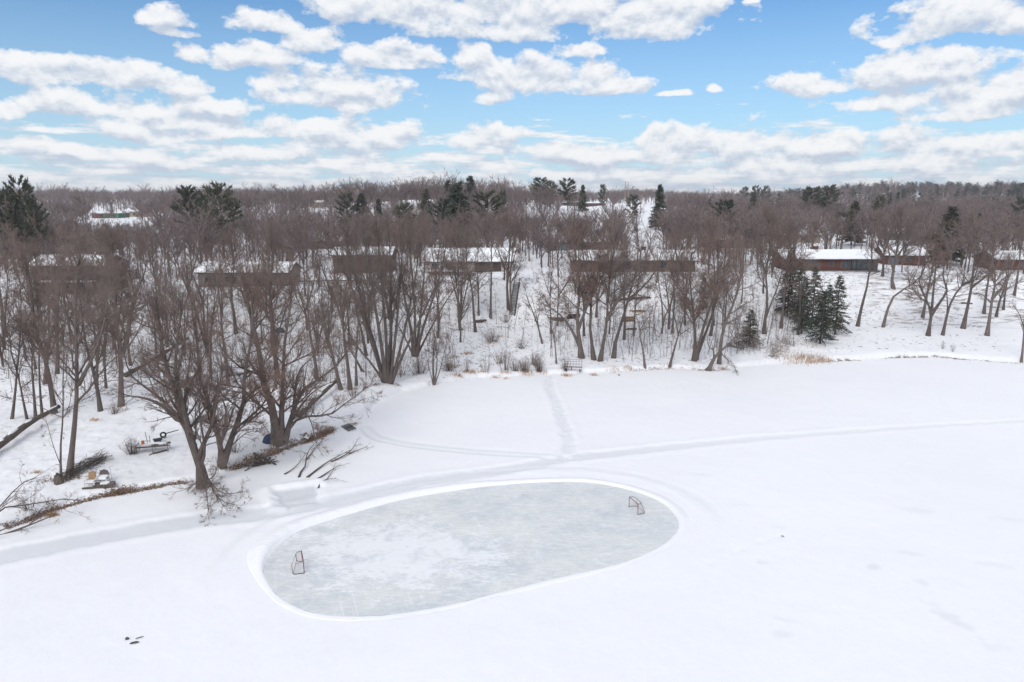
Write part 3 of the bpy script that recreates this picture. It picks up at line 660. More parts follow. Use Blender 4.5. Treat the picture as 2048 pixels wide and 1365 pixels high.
# label ; options ; stems
HERO = [
("slim bare tree with a thin side limb, just above the mossy log's end", {}, "23,839 30,790 34,740 40,680 42,610 38,540 w7;34,740 22,700 18,660 w3"),
("thin leaning bare tree that crosses the slim one beside it above the mossy log", {}, "54,838 46,800 36,752 22,705 20,680 28,640 w6"),
("bare tree with one high fork standing between two thinner trunks above the mossy log", {}, "71,839 68,790 64,740 64,705 55,680 54,640 w8;64,708 72,695 90,675 97,640 w4"),
("straight unforked slim tree just right of the forked one above the mossy log", {}, "84,828 80,780 78,720 78,660 75,600 72,540 w6"),
("thick leaning tree behind the mossy log, splitting into three long limbs", {'n1':1.1}, "109,827 104,790 92,725 72,660 64,600 55,540 48,490 w13;92,725 98,680 112,640 118,580 125,510 w8;80,690 55,650 35,620 20,580 w5"),
("tall bare tree beside the brush pile, the largest trunk there, forking halfway up", {'n1':1.1}, "138,948 146,880 153,800 153,700 150,620 155,550 160,490 w15;157,770 185,715 205,660 215,600 222,530 w9;153,700 135,640 125,590 118,520 w6"),
("thin reddish trunk rising beside the old stump and the brush pile", {}, "122,962 121,900 126,830 126,760 128,690 120,620 w6;121,930 106,890 95,850 84,820 w2"),
("V-forked tree on the snow above the brush pile", {}, "201,822 193,770 183,730 172,690 165,640 160,570 w11;193,770 195,720 203,650 205,570 w8"),
("stout upright trunk with a high fork, behind the bush and dock section", {'n1':1.1}, "242,813 242,760 241,715 234,650 230,580 225,510 220,455 w14;244,715 255,665 264,610 285,560 300,500 w10"),
("slim straight tree just behind the V-forked one", {}, "212,776 209,720 213,670 214,620 210,560 215,500 w6"),
("slim bare tree partway up the slope behind the three-limbed thick tree", {}, "114,748 116,700 110,640 112,590 105,520 w9"),
("broken leaning trunk on the slope behind the thick three-limbed tree", {'n1':.6}, "89,769 92,735 96,700 98,640 95,580 w9"),
("straight dark trunk on the slope at the edge of the view below the two-storey house", {}, "12,673 6,630 0,590 -8,540 -10,480 w12"),
("slim tree above the fallen log on the slope, below the long grey house", {}, "402,745 396,700 388,650 382,600 372,530 w7"),
("huge leaning shoreline tree with a long low limb reaching toward the brush pile", {'n1':1.35,'start':.16,'nt':11}, "407,974 400,930 385,890 368,840 352,790 338,750 326,705 318,650 310,580 w30;370,843 352,838 325,812 290,797 255,792 222,780 w13;378,868 345,820 305,785 262,752 250,715 245,680 w11;383,880 366,810 350,740 355,690 360,640 365,580 w15;402,930 410,900 402,850 398,800 405,740 w8;398,915 408,885 424,850 433,800 442,755 446,700 w12;388,893 374,845 370,800 377,740 384,690 w13;366,835 345,805 330,765 322,720 w9;*404,935 418,962 430,990 448,1004 470,1010 w5;*405,940 412,980 416,1012 416,1030 w4.5;*404,938 424,968 447,988 484,984 w4.5;*405,940 425,975 440,1002 455,1022 w3.5"),
("gnarled shoreline tree with three crooked stems, between the two biggest trunks", {'n1':1.35,'start':.14,'nt':11}, "444,932 440,885 430,850 415,800 400,760 395,690 390,620 w19;447,925 462,880 480,830 490,790 488,745 500,700 505,640 500,570 w16;441,890 450,850 452,815 446,800 468,795 490,778 500,760 w7;462,880 495,845 525,848 545,880 552,910 w5;455,900 490,868 515,862 540,850 w4"),
("massive shoreline tree leaning over the leaf-strewn bank, blue tarp at its foot", {'n1':1.3,'start':.15,'nt':11}, "556,886 549,840 540,800 527,765 520,710 508,660 495,600 480,530 w29;562,880 563,830 565,780 567,730 570,680 580,620 588,550 w19;568,882 582,840 591,810 608,778 632,762 670,735 705,690 w18;578,858 600,836 640,832 662,829 690,808 735,775 748,762 w7;587,820 592,770 600,740 625,715 660,690 w8;542,805 520,785 505,760 495,730 w7;585,835 620,790 660,765 690,757 w6"),
("clump of three upright trunks with brown feet behind the massive leaning tree", {}, "682,779 672,740 662,700 650,650 640,580 w10;700,778 696,735 690,690 685,640 680,550 w10;713,771 712,720 715,670 720,590 w7"),
("many-stemmed fan of grey trunks spreading from one foot at the shore", {'n1':.9,'l1':.26,'up':.16,'spread':.8,'start':.38}, "770,766 757,725 735,660 705,580 672,500 650,465 w11;768,766 752,700 728,620 705,530 690,455 w10;772,766 764,700 750,610 735,520 722,440 w11;775,766 773,690 766,600 758,510 752,435 w10;778,766 782,690 782,600 780,510 776,440 w9;779,766 788,700 796,620 803,530 806,450 w9;782,766 800,700 816,630 832,550 842,470 w8;783,766 806,710 840,640 872,570 898,510 w8;768,766 745,730 712,690 680,630 655,570 w6;777,766 778,700 790,610 815,520 828,450 w7"),
("many-stemmed grey tree behind the fan-shaped one, with a slimmer vase of stems", {'n1':.9,'l1':.26,'up':.16,'spread':.8}, "828,713 822,660 810,600 800,530 790,465 w9;829,713 830,650 828,590 822,520 818,450 w8;831,713 838,660 845,590 850,520 848,455 w8;832,713 845,660 865,600 885,530 895,470 w8;833,713 855,670 885,615 915,570 945,540 w6;827,713 812,680 790,640 770,600 w5"),
("small dark multi-stemmed tree alone at the shore edge in front of the grasses", {'l1':.3,'dens':1.2}, "868,768 866,730 868,690 878,650 884,620 w6;869,768 874,730 872,690 864,650 862,625 w4;870,768 880,740 890,700 898,660 w3;866,768 858,735 850,705 w2.5"),
("thin tree at the foot of the slope behind the small dark multi-stemmed tree", {}, "876,677 878,630 872,580 868,520 w6"),
("slim tree on the slope with its crown over the wide snowy roof", {}, "921,661 916,620 918,560 915,500 905,440 w6"),
("bare tree at the slope foot nearest the low bush, stem curving gently", {}, "951,665 947,620 944,580 935,540 930,480 w7"),
("thin dark tree on the open slope beside the curved one", {}, "957,631 957,590 955,540 957,490 w5"),
("straight brown mast-like trunk standing alone on the open snowy slope", {'n1':.7,'start':.55}, "981,636 982,580 983,520 982,470 980,430 w6"),
("dark trunk touching the hillside stairs, the bigger of the two there", {}, "1017,618 1014,570 1018,520 1020,480 1010,425 w7;1015,560 1030,510 1045,470 w4"),
("slender dark trunk right beside the stair rail on the slope", {}, "1023,628 1021,590 1021,545 1026,500 1040,440 w6"),
("thin twin-stemmed tree leaning over the path from the stairs", {}, "1085,688 1078,660 1068,630 1056,600 1046,560 w5;1080,675 1075,640 1066,605 1060,580 w3"),
("spindly sapling-like tree between the footpath and the wheeled dock frame", {}, "1113,728 1110,690 1104,660 1093,625 1085,600 w4"),
("dark-footed tree behind the wheeled dock frame, with a long sweeping side limb", {'n1':1.1}, "1163,716 1160,690 1156,660 1155,620 1160,580 1152,520 1145,465 w14;1159,692 1140,655 1120,630 1095,612 1072,600 w8;1156,660 1175,610 1195,560 1202,490 w8"),
("smooth grey trunk, one of a touching pair at the shore, the one leaning back", {}, "1188,720 1184,690 1180,650 1183,600 1178,560 1165,510 1165,445 w11"),
("grey trunk of the touching shoreline pair, the one that forks low", {'n1':1.1}, "1200,722 1206,690 1214,640 1216,590 1224,530 1235,455 w12;1214,640 1230,610 1250,580 1275,545 1285,480 w9"),
("tall leaning tree at the shore just past the touching pair", {}, "1227,716 1232,680 1245,640 1256,600 1270,550 1277,500 1270,435 w11;1256,600 1290,570 1312,540 1328,490 w6"),
("slim tree in front of the tan timber stack", {}, "1248,680 1250,640 1248,600 1250,540 1258,490 w7"),
("small crooked tree at the water's edge with one arching drooping branch", {'n1':.7,'start':.4}, "1290,734 1286,700 1280,662 1298,635 1310,600 w6;1281,660 1305,655 1322,672 1330,695 w2.5;1280,662 1276,640 1265,625 w3"),
("small Y-shaped leaning tree at the water's edge past the crooked one", {'n1':.7,'start':.35}, "1339,733 1348,700 1357,670 1365,640 1377,605 w7;1357,672 1352,645 1345,620 1350,585 w4;1362,668 1375,660 1388,652 w2.5"),
("three-stemmed grey tree with a stout foot at the shore", {'n1':1.1}, "1388,722 1390,695 1390,670 1386,620 1380,560 1385,490 w12;1392,718 1400,680 1412,640 1425,600 1437,550 1432,470 w11;1396,705 1412,665 1427,620 1442,560 1465,495 w8"),
("low bent tree leaning out from the bank with a long horizontal limb", {'n1':1.0,'start':.35,'up':.02}, "1416,741 1428,718 1442,702 1456,691 1470,688 w15;*1456,691 1482,697 1510,695 1540,714 w7;1428,718 1427,700 1424,690 w6;*1440,704 1452,718 1466,728 1472,742 w3;1456,692 1478,678 1502,678 1524,690 w4;1427,700 1417,692 1415,674 w3;1452,694 1470,676 1490,668 w4"),
("tall wavy-trunked tree rising behind the low bent one at the bank", {}, "1438,728 1441,695 1446,660 1453,640 1470,600 1482,550 1478,480 w10;1446,660 1446,625 1450,590 1445,540 w5"),
("slim forked tree on the snow behind the crooked one at the water's edge", {}, "1323,668 1328,640 1340,610 1352,575 1356,530 w5;1326,650 1324,610 1318,570 1315,510 w5"),
("thin straight tree beside the slim forked one on the shore flat", {}, "1345,667 1347,630 1350,590 1345,540 1355,475 w5"),
("bare tree standing behind the three-stemmed one on the flat", {}, "1421,672 1426,640 1428,600 1430,550 1425,500 1420,440 w7"),
("stout tree next to the small round spruce on the flat", {'n1':1.1}, "1528,668 1530,640 1535,600 1532,550 1540,490 1535,425 w10;1530,640 1545,600 1560,560 1568,510 w5"),
("bare trunk at the edge of the spruce clump", {}, "1562,657 1566,620 1570,580 1575,530 1580,460 w7"),
("solitary leaning trunk nearest the spruces on the open lawn", {'start':.5,'n1':.8}, "1715,653 1722,620 1731,585 1737,560 1737,543 1745,520 1738,480 w8;1737,548 1750,535 1757,510 w3"),
("leaning tree with one long limb bending over the lawn slope", {'start':.45}, "1766,655 1775,620 1790,590 1815,575 1840,555 1845,535 1855,495 w7"),
("thick tree with a russet crown on the crest in front of the brick gable house", {'n1':1.3,'dens':1.1}, "1787,577 1784,558 1790,525 1797,480 1805,420 w9;1788,545 1780,515 1772,470 1765,440 w5;1791,520 1815,480 1830,440 w5;1794,500 1800,460 1785,425 w4"),
("slim twin tree on the crest at the corner of the brick ranch house", {}, "1765,553 1767,530 1768,505 1782,470 1790,425 w6;1767,530 1757,500 1745,460 w4"),
("straight tree rising behind the three-limbed tree on the lawn", {}, "1845,636 1852,600 1860,560 1867,520 1860,460 w7"),
("three-limbed tree with a short bole on the lawn", {'start':.4}, "1856,672 1861,640 1862,628 1855,605 1842,578 1838,560 1848,540 1852,505 w10;1862,630 1880,605 1894,580 1886,555 1892,510 w8;1863,625 1867,580 1872,530 1875,470 w6"),
("leaning tree next to the three-limbed one, bent far over at the top", {'start':.45}, "1885,671 1892,640 1898,615 1910,590 1925,570 1950,555 1962,500 w7;1894,635 1895,610 1893,570 1900,530 w4"),
("stout straight tree with a high side limb on the lawn", {'start':.4}, "1926,657 1935,615 1943,575 1946,545 1950,500 1945,430 w10;1943,575 1970,555 1990,540 2012,490 w6"),
("stout tree with low limbs spreading both ways on the lawn", {'start':.35}, "1974,672 1980,630 1985,595 1991,560 1985,520 1992,460 w10;1984,598 2005,575 2020,550 2032,500 w6;1981,605 1965,590 1950,588 w4"),
("slim tree behind the stout low-limbed one", {}, "1968,627 1972,590 1978,550 1980,490 w7"),
("slim leaning tree on the lawn past the stout low-limbed one", {}, "1992,634 2000,600 2010,570 2017,510 w6"),
("thin tree on the lawn with dark low twigs, near the far red wall", {}, "2007,620 2010,590 2015,560 2020,500 w5"),
("slim tree near the frame edge below the far red brick house", {}, "2028,592 2034,560 2040,510 2035,460 w6"),
("young tree standing alone at the frozen shoreline", {'n1':.9,'start':.4}, "2043,724 2047,680 2047,655 2038,628 2022,605 w6;2047,655 2056,620 2062,570 w4"),
("stout tree on the flat behind the gnarled three-stemmed shoreline tree", {}, "457,771 452,720 445,670 440,610 430,530 w9"),
("slim tree behind the gnarled tree, shorter than the stout one beside it", {}, "422,756 421,700 424,650 430,590 428,540 w6"),
("thick trunk on the flat right behind the massive leaning tree", {'n1':1.1}, "555,756 550,710 545,660 540,590 545,520 540,460 w12;549,690 565,640 580,590 w6"),
("bare trunk on the flat between the massive leaning tree and the three-trunk clump", {}, "633,758 630,720 622,680 615,610 620,540 w9;628,710 640,670 650,620 w5"),
("brown-barked tree low on the slope behind the stout one", {}, "472,667 468,630 462,590 468,530 460,470 w9"),
("slender tree between the three-trunk clump and the fan of stems", {}, "733,712 725,670 715,630 705,580 695,510 w7"),
("leafless snag leaning hard toward the three-trunk clump", {'n1':.5,'start':.6}, "726,743 708,712 692,690 680,668 w7"),
]
HBASE = []
for lab, kw, spec in HERO:
    b, st = traced(spec); HBASE.append(b)
    plant_tree('bare_tree', lab, 'tree', b, st, 'bare trees along the lake shore', **kw)
# ------------------------------------------------------------------ houses' ground plan (used to keep trees off them)
# name: (px left, px right, py foot, depth m)
FOOT = {}
def keepout(x, y, pad=2.0):
    for (cx, cy, w, d) in FOOT.values():
        if abs(x-cx) < w/2+pad and abs(y-cy) < d/2+pad: return True
    return False
# ------------------------------------------------------------------ bare trees of the slope and the plots behind
def proto_stems(h, kind):
    r = rng.uniform
    st = []
    if kind == 'single':
        p = [(0, 0, -.3), (r(-.2, .2), r(-.2, .2), h*.3), (r(-.6, .6), r(-.6, .6), h*.6), (r(-1.3, 1.3), r(-1.3, 1.3), h*.86)]
        st.append((p, .0135*h, .03))
        for _ in range(2):
            t = r(.35, .55); a = r(0, 6.28); q0 = np.array(p[1])*(1-(t-.3)/.3)+np.array(p[2])*((t-.3)/.3) if t > .3 else np.array(p[1])
            st.append(([q0, q0+(math.cos(a)*h*.10, math.sin(a)*h*.10, h*.18), q0+(math.cos(a)*h*.2, math.sin(a)*h*.2, h*.42)], .008*h, .02))
    elif kind == 'fork':
        z = h*r(.2, .4); b = np.array([r(-.3, .3), r(-.3, .3), z]); a = r(0, 6.28)
        st.append(([(0, 0, -.3), b*.6, b, b+(math.cos(a)*h*.07, math.sin(a)*h*.07, h*.25), b+(math.cos(a)*h*.15, math.sin(a)*h*.15, h*.86-z)], .0145*h, .03))
        st.append(([b, b-(math.cos(a)*h*.10, math.sin(a)*h*.10, -h*.25), b-(math.cos(a)*h*.2, math.sin(a)*h*.2, -(h*.80-z))], .011*h, .03))
        a += 1.6; st.append(([b*.8, b*.8+(math.cos(a)*h*.13, math.sin(a)*h*.13, h*.2), b*.8+(math.cos(a)*h*.22, math.sin(a)*h*.22, h*.45)], .008*h, .02))
    else:
        z = h*r(.05, .16)
        for k in range(int(r(4, 7))):
            a = k*1.3+r(-.4, .4); s = r(.12, .26)
            st.append(([(0, 0, -.3), (math.cos(a)*.15, math.sin(a)*.15, z), (math.cos(a)*h*s*.45, math.sin(a)*h*s*.45, h*.45), (math.cos(a)*h*s, math.sin(a)*h*s, h*r(.78, .9))], .0095*h, .025))
    return st
PROTO = []
for k, kind in enumerate(['single', 'fork', 'vase', 'fork', 'single', 'vase', 'fork', 'single', 'fork', 'vase', 'single', 'fork']):
    h = 16.0
    st = [(np.asarray(p, float), a, b) for p, a, b in proto_stems(h, kind)]
    (tv, tf), (cv, cf) = tree_mesh(st, n1=.9 if kind != 'vase' else .7, dens=.98, l1=.42 if kind != 'vase' else .29, up=.09, twig=.016, start=.3)
    PROTO.append((kind, h, tv, tf, cv, cf))
PMESH = []
LAND = [(130, 'the dark two-storey house'), (490, 'the long grey house'), (630, 'the small far brown house'), (725, 'the brown two-storey house'), (930, 'the wide white-roofed house'),
        (1035, 'the hillside stairs'), (1165, 'the teal-doored brick house'), (1270, 'the long brown brick house'), (1460, 'the far dark-walled house'), (1655, 'the red brick ranch house'), (1815, 'the brick gable house'), (2020, 'the far red brick house')]
WORD = {'single': 'straight', 'fork': 'forked', 'vase': 'many-stemmed'}
ORD = ['first', 'second', 'third', 'fourth', 'fifth', 'sixth', 'seventh', 'eighth', 'ninth', 'tenth', 'eleventh', 'twelfth', 'thirteenth', 'fourteenth', 'fifteenth', 'sixteenth', 'seventeenth', 'eighteenth', 'nineteenth', 'twentieth']
QUEUE = []            # (px, zone phrase, kind, object)
def filler(x, y, zone, hgt, k=None):
    k = int(rng.integers(len(PROTO))) if k is None else k
    kind, h, tv, tf, cv, cf = PROTO[k]; s = hgt/h
    z = float(T(x, y)); lim = CAMH-y*(rng.uniform(425, 468) if y < 165 else (rng.uniform(436, 456) if 165 < 1024+F*x/y < 305 else rng.uniform(412, 446)))/F+y*385/F
    s = min(s, max(.35, (lim-z)/h))
    if k >= len(PMESH) or PMESH[k] is None:
        while len(PMESH) <= k: PMESH.append(None)
        o = thing('bare_tree', '', 'tree', (x, y, z)); mk('trunk', tv, tf, M['bark'], o, smooth=True); mk('crown', cv, cf, M['twig'], o)
        PMESH[k] = o
    else: o = dup(PMESH[k], (x, y, z))
    o.rotation_euler = (0, 0, float(rng.uniform(0, 6.28))); w = s*float(rng.uniform(.85, 1.2)); o.scale = (w, w, s)
    px = proj((x, y, z+2))[0]
    near = min(LAND, key=lambda t: abs(t[0]-px))[1]
    QUEUE.append((px, zone.format(near), WORD[kind], o, y))
    return o
def name_queue(group):
    by = {}
    for q in QUEUE: by.setdefault((q[1], q[2]), []).append(q)
    for (zone, kw), v in by.items():
        v.sort(key=lambda q: q[0])
        for i, q in enumerate(v):
            q[3]['label'] = f'{ORD[min(i,19)]} {kw} tree from the left {zone}' if len(v) > 1 else f'only {kw} bare tree {zone}'
            q[3]['group'] = group
    QUEUE.clear()
def blocked(px, D):
    """sight lines the photo keeps open"""
    if 1236 < px < 1322 and 205 < D < 640: return True
    if 186 < px < 290 and 300 < D < 535: return True
    if 1100 < px < 1222 and 250 < D < 760 and rng.random() < .8: return True
    if 1225 < px < 1330 and 330 < D < 640: return True
    return False
def scatter_slope(n):
    got = []; tries = 0
    while len(got) < n and tries < 20000:
        tries += 1
        x = float(rng.uniform(-112, 84)); to = float(np.interp(x, TOEX, TOEY)); tp = float(np.interp(x, TOEX, TOPY))
        y = float(rng.uniform(to-12, tp+5)); d = float(inland(x, y)); px, py = proj((x, y, float(T(x, y))))
        if d < 14 or px < -60 or px > 2110: continue
        if 930 < px < 1090 and rng.random() < .93: continue
        if px > 1600: continue
        if keepout(x, y, 1.5): continue
        if any((x-a)**2+(y-b)**2 < 3.4**2 for a, b in got) or any((x-b[0])**2+(y-b[1])**2 < 3**2 for b in HBASE): continue
        got.append((x, y))
    return got
def house_foot(px0, px1, py, dep):
    g = G((px0+px1)/2, py); w = (px1-px0)*(g[1]*cs-(g[2]-CAMH)*sn)/F
    return g, w
HS = {'two_storey': (70, 212, 588, 9), 'grey': (398, 578, 574, 9), 'small': (572, 692, 498, 8), 'brown': (668, 782, 547, 9), 'wide': (848, 1028, 545, 12), 'teal': (1104, 1224, 502, 9),
      'long': (1146, 1390, 544, 9), 'far_dark': (1408, 1522, 497, 8), 'ranch': (1568, 1754, 542, 9), 'gable': (1776, 1852, 531, 9), 'far_red': (1992, 2090, 541, 9), 'green': (1778, 1872, 481, 8), 'pale': (1560, 1640, 486, 8)}
for k_, (a, b_, c_, d_) in HS.items():
    g, w = house_foot(a, b_, c_, d_); FOOT[k_] = (g[0], g[1]+d_/2, w, d_)
SL = scatter_slope(108)
for x, y in SL: filler(x, y, 'on the slope below {}', float(rng.uniform(13, 18.5)))
# between and behind the houses
got = []; tries = 0
while len(got) < 112 and tries < 30000:
    tries += 1
    D = float(rng.uniform(160, 262)); px = float(rng.uniform(-40, 2090)); x = (px-1024)/F*D*1.0; y = D
    if keepout(x, y, 2.2) or blocked(px, D): continue
    if y < np.interp(x, TOEX, TOPY)+4: continue
    if 1610 < px < 1760 and y < 190: continue
    if any((x-a)**2+(y-b)**2 < 5.2**2 for a, b in got): continue
    got.append((x, y))
for x, y in got: filler(x, y, 'on the plots around {}', float(rng.uniform(11, 15.5)))
for x, y in [(u*D, D) for u, D in zip(rng.uniform(.60, .76, 14), rng.uniform(186, 250, 14))]:
    if not keepout(x, y, 2): filler(x, y, 'on the plots around {}', float(rng.uniform(12, 16)))
name_queue('bare trees on the slope and around the houses')

# ------------------------------------------------------------------ conifers
def conifer(h, r, kind, dense=False):
    mb = MB(); mb.tube([(0, 0, -.3), (0, 0, h*.5), (0, 0, h*.98)], [.012*h+.05, .008*h+.03, .02], 6)
    p0 = []; p1 = []; rd = []; bp0 = []; bp1 = []
    z = h*(.11 if kind == 'spruce' else .22)
    while z < h*.99:
        t = z/h; n = 7 if kind == 'spruce' else 5
        for j in range(n):
            a = rng.uniform(0, 6.28)
            if kind == 'spruce': L = r*(1-t)**.80*rng.uniform(.65, 1.12)+.15; el = -.25+.55*t
            else: L = r*(math.sin(math.pi*min(1, max(.1, (t-.1)/.95)))**.7)*rng.uniform(.5, 1.15)+.2; el = .08+.5*t
            d = np.array([math.cos(a)*math.cos(el), math.sin(a)*math.cos(el), math.sin(el)])
            s = np.array([0, 0, z+rng.uniform(-.2, .2)]); e = s+d*L
            bp0.append(s); bp1.append(e)
            m = int(4+L*((11 if dense else 4) if kind == 'spruce' else 20))
            f = rng.uniform(.15 if kind == 'spruce' else .4, 1.0, m)[:, None]
            q = s+(e-s)*f; q[:, 2] -= (.10 if kind == 'spruce' else -.05)*L*f[:, 0]**2
            dd = nz(d+rng.normal(size=(m, 3))*(.55 if kind == 'spruce' else .7)+np.array([0, 0, -.25 if kind == 'spruce' else .25]))
            l = rng.uniform(.3, .75, m)*(.55+.05*h)
            p0.append(q); p1.append(q+dd*l[:, None]); rd.append(l*(.16 if dense else .11))
        z += (.36 if kind == 'spruce' else .62)*(h/12)**.5
    p0 = np.concatenate(p0); p1 = np.concatenate(p1); rd = np.concatenate(rd)
    mb.cones(np.array(bp0), np.array(bp1), .03+.002*h)
    cm = MB(); cm.cones(p0, p1, rd)
    return mb, cm
CP = {}
for kind in ('spruce', 'pine', 'fir'):
    CP[kind] = []
    for q in range(3):
        mb, cm = conifer(12.0, 3.6 if kind == 'pine' else 3.0, 'pine' if kind == 'pine' else 'spruce', kind != 'spruce'); CP[kind].append([mb, cm, None])
def plant_conifer(name, label, kind, base, h, w, group, var):
    rec = CP[kind][var % 3]
    if rec[2] is None:
        o = thing(name, label, 'conifer', base, 0, group); rec[0].build('trunk', M['conifer_bark'], o); rec[1].build('crown', M['needle'], o); rec[2] = o
    else:
        o = dup(rec[2], base, 0, 1, label, group); o.name = name
    o.rotation_euler = (0, 0, var*1.7); o['category'] = 'conifer'
    k = w/(7.2 if kind == 'pine' else 6.0); o.scale = (k, k, h/12.0); return o
NEAR_C = [(1640,688,582,72,'dark spruce at the front of the clump, its bare foot on the snow'), (1670,668,552,64,'green spruce on the lawn side of the clump'), (1603,668,556,56,'grey-tinged spruce on the shore side of the clump'),
          (1622,660,535,62,'spruce in the middle of the clump, taller than those in front'), (1652,656,570,52,'narrow spruce at the back of the clump beside the lawn'), (1574,634,496,60,'tallest dark spruce behind the clump, reaching the ranch house roof'),
          (1592,645,520,52,'spruce squeezed behind the clump next to the tallest one'), (1498,691,620,58,'small round spruce alone on the shore flat'), (1405,622,545,30,'slender young spruce on the slope below the long brown house')]
for i, (px, py, ty, w, lab) in enumerate(NEAR_C):
    g = G(px, py); top = PD(px, ty, g[1]); dep = (g[1]*cs-(g[2]-CAMH)*sn)
    plant_conifer('spruce_tree', lab, 'spruce', g, top[2]-g[2], w*dep/F*.92, 'spruces by the shore', i)
FAR_C = [(6,384,185,'pine',46,'dark pine at the edge of the view above the two-storey house'), (36,362,190,'pine',50,'tallest dark pine of those above the two-storey house'), (62,396,186,'pine',40,'low brown-green pine beside the tallest one above the two-storey house'),
 (376,378,245,'pine',52,'flat-topped dark pine in the distant group of three behind the grey house'), (408,392,238,'pine',36,'olive pine between two darker ones behind the grey house'), (437,372,226,'pine',62,'broad plume-shaped pine, the darkest behind the long grey house'),
 (692,390,300,'pine',36,'wider of two cedars side by side far behind the brown house'), (722,388,302,'spruce',38,'pointed cedar touching the wider one far behind the brown house'), (757,398,296,'spruce',22,'small brown-green cedar set apart from the two cedars'),
 (806,410,236,'pine',40,'low bright green pine in front of the distant wood'), (852,378,330,'spruce',30,'thin hazy spruce beside a small far snowy roof'), (886,402,245,'pine',46,'olive pine at the foot of the big dark spruce'), (915,366,235,'spruce',66,'big dark cone-shaped spruce dominating the middle distance'),
 (974,388,258,'pine',58,'broad olive-brown pine next to the big dark spruce'), (940,352,415,'spruce',30,'reddish spruce tip rising highest on the skyline'), (896,362,415,'spruce',24,'small spruce on the skyline beside the reddish tip'), (1004,384,330,'pine',20,'little dark pine on the skyline dip past the reddish spruce'),
 (1082,358,415,'pine',34,'dark pine on the skyline above the footpath, broader of two'), (1102,364,420,'pine',22,'small dark pine touching the broader skyline pine'), (1136,360,415,'pine',34,'rounded pine standing alone on the skyline above the far white roofs'), (1166,370,418,'spruce',18,'small pointed conifer on the skyline after the rounded pine'),
 (1206,371,450,'pine',14,'tiny dark pine on the skyline before the twin power poles'), (1266,392,352,'pine',24,'dark conifer behind the twin power poles'), (1321,369,330,'spruce',28,'narrow columnar spruce beside the snowy clearing'),
 (1450,404,262,'pine',42,'tall snow-dusted olive pine behind the far dark-walled house'), (1424,436,240,'spruce',24,'dark conifer in front of the snow-dusted olive pine'), (1508,384,380,'spruce',24,'brown-green spruce tip far behind the dark-walled house'),
 (1490,376,700,'pine',16,'first of three hazy round pines on the far skyline'), (1512,374,700,'pine',18,'middle of three hazy round pines on the far skyline'), (1531,374,700,'pine',18,'last of three hazy round pines on the far skyline'),
 (1624,377,415,'pine',44,'rounded dark pine, the shaggier of two on the skyline above the ranch house'), (1661,374,405,'pine',36,'neat domed pine, next to the shaggier skyline pine above the ranch house'), (1711,402,262,'spruce',36,'pointed dark spruce behind the ranch house chimney'), (1690,428,250,'pine',40,'shaggy pine just below the pointed spruce behind the ranch house'),
 (1760,394,330,'pine',22,'small compact pine above the brick gable house'), (1797,384,480,'spruce',12,'slim far spruce above the russet crown'), (1782,388,480,'spruce',12,'slim far spruce paired with the one above the russet crown'),
 (1906,414,196,'spruce',54,'tall dark green spruce among bare crowns at the lawn edge'), (1960,426,232,'spruce',16,'small bright green spruce tip poking from bare crowns'), (92,440,215,'spruce',26,'dark blue-green spruce beside the far snowy yard'), (2044,398,300,'pine',30,'dark pine at the frame edge below the ridge')]
for i, (px, ty, D, kind, w, lab) in enumerate(FAR_C):
    top = PD(px, ty, D); z = float(T(top[0], D)); h = max(top[2]-z, 5)
    plant_conifer(kind+'_tree', lab, 'fir' if kind == 'spruce' else kind, (top[0], D, z), h, w*D/F*(1.5 if kind == 'spruce' else 1.25), 'conifers behind the houses', i)

# ------------------------------------------------------------------ the far wood, one mass
def far_proto(n2, rt, rl):
    h = 15.; V = []; p0 = [np.array([[0, 0, -.5]])]; p1 = [np.array([[rng.uniform(-.6, .6), rng.uniform(-.6, .6), h*.92]])]; r = [np.array([.22])]
    n1 = 11; z = rng.uniform(.22, .6, n1)*h; a = rng.uniform(0, 6.28, n1); sp = rng.uniform(2.2, 4.6, n1)
    s = np.stack([z*0, z*0, z], -1); e = np.stack([np.cos(a)*sp, np.sin(a)*sp, np.minimum(z+rng.uniform(3.5, 7.5, n1), h*.97)], -1)
    p0.append(s); p1.append(e); r.append(np.full(n1, .11))
    j = rng.integers(0, n1+1, n2); S = np.concatenate([np.array([[0, 0, 3.]]), s]); E = np.concatenate([p1[0], e])
    f = rng.uniform(.25, 1, n2)[:, None]; q = S[j]+(E[j]-S[j])*f
    d = nz(nz(E[j]-S[j])*.7+rng.normal(size=(n2, 3))*.55+np.array([0, 0, .25])); L = rng.uniform(.8, 2.6, n2)[:, None]*rl
    p0.append(q); p1.append(q+d*L); r.append(np.full(n2, rt))
    return cones(np.concatenate(p0), np.concatenate(p1), np.concatenate(r))
def far_con(n2, rt):
    z = rng.uniform(.08, .97, n2)*12; a = rng.uniform(0, 6.28, n2); L = 3.4*np.sin(np.pi*np.clip(z/12, .22, 1))**.8*rng.uniform(.5, 1.1, n2)+.3
    s = np.stack([z*0, z*0, z], -1)+rng.normal(size=(n2, 3))*.3; e = s+np.stack([np.cos(a)*L, np.sin(a)*L, rng.uniform(-.3, 1.2, n2)], -1)
    return cones(s, e, np.full(n2, rt))
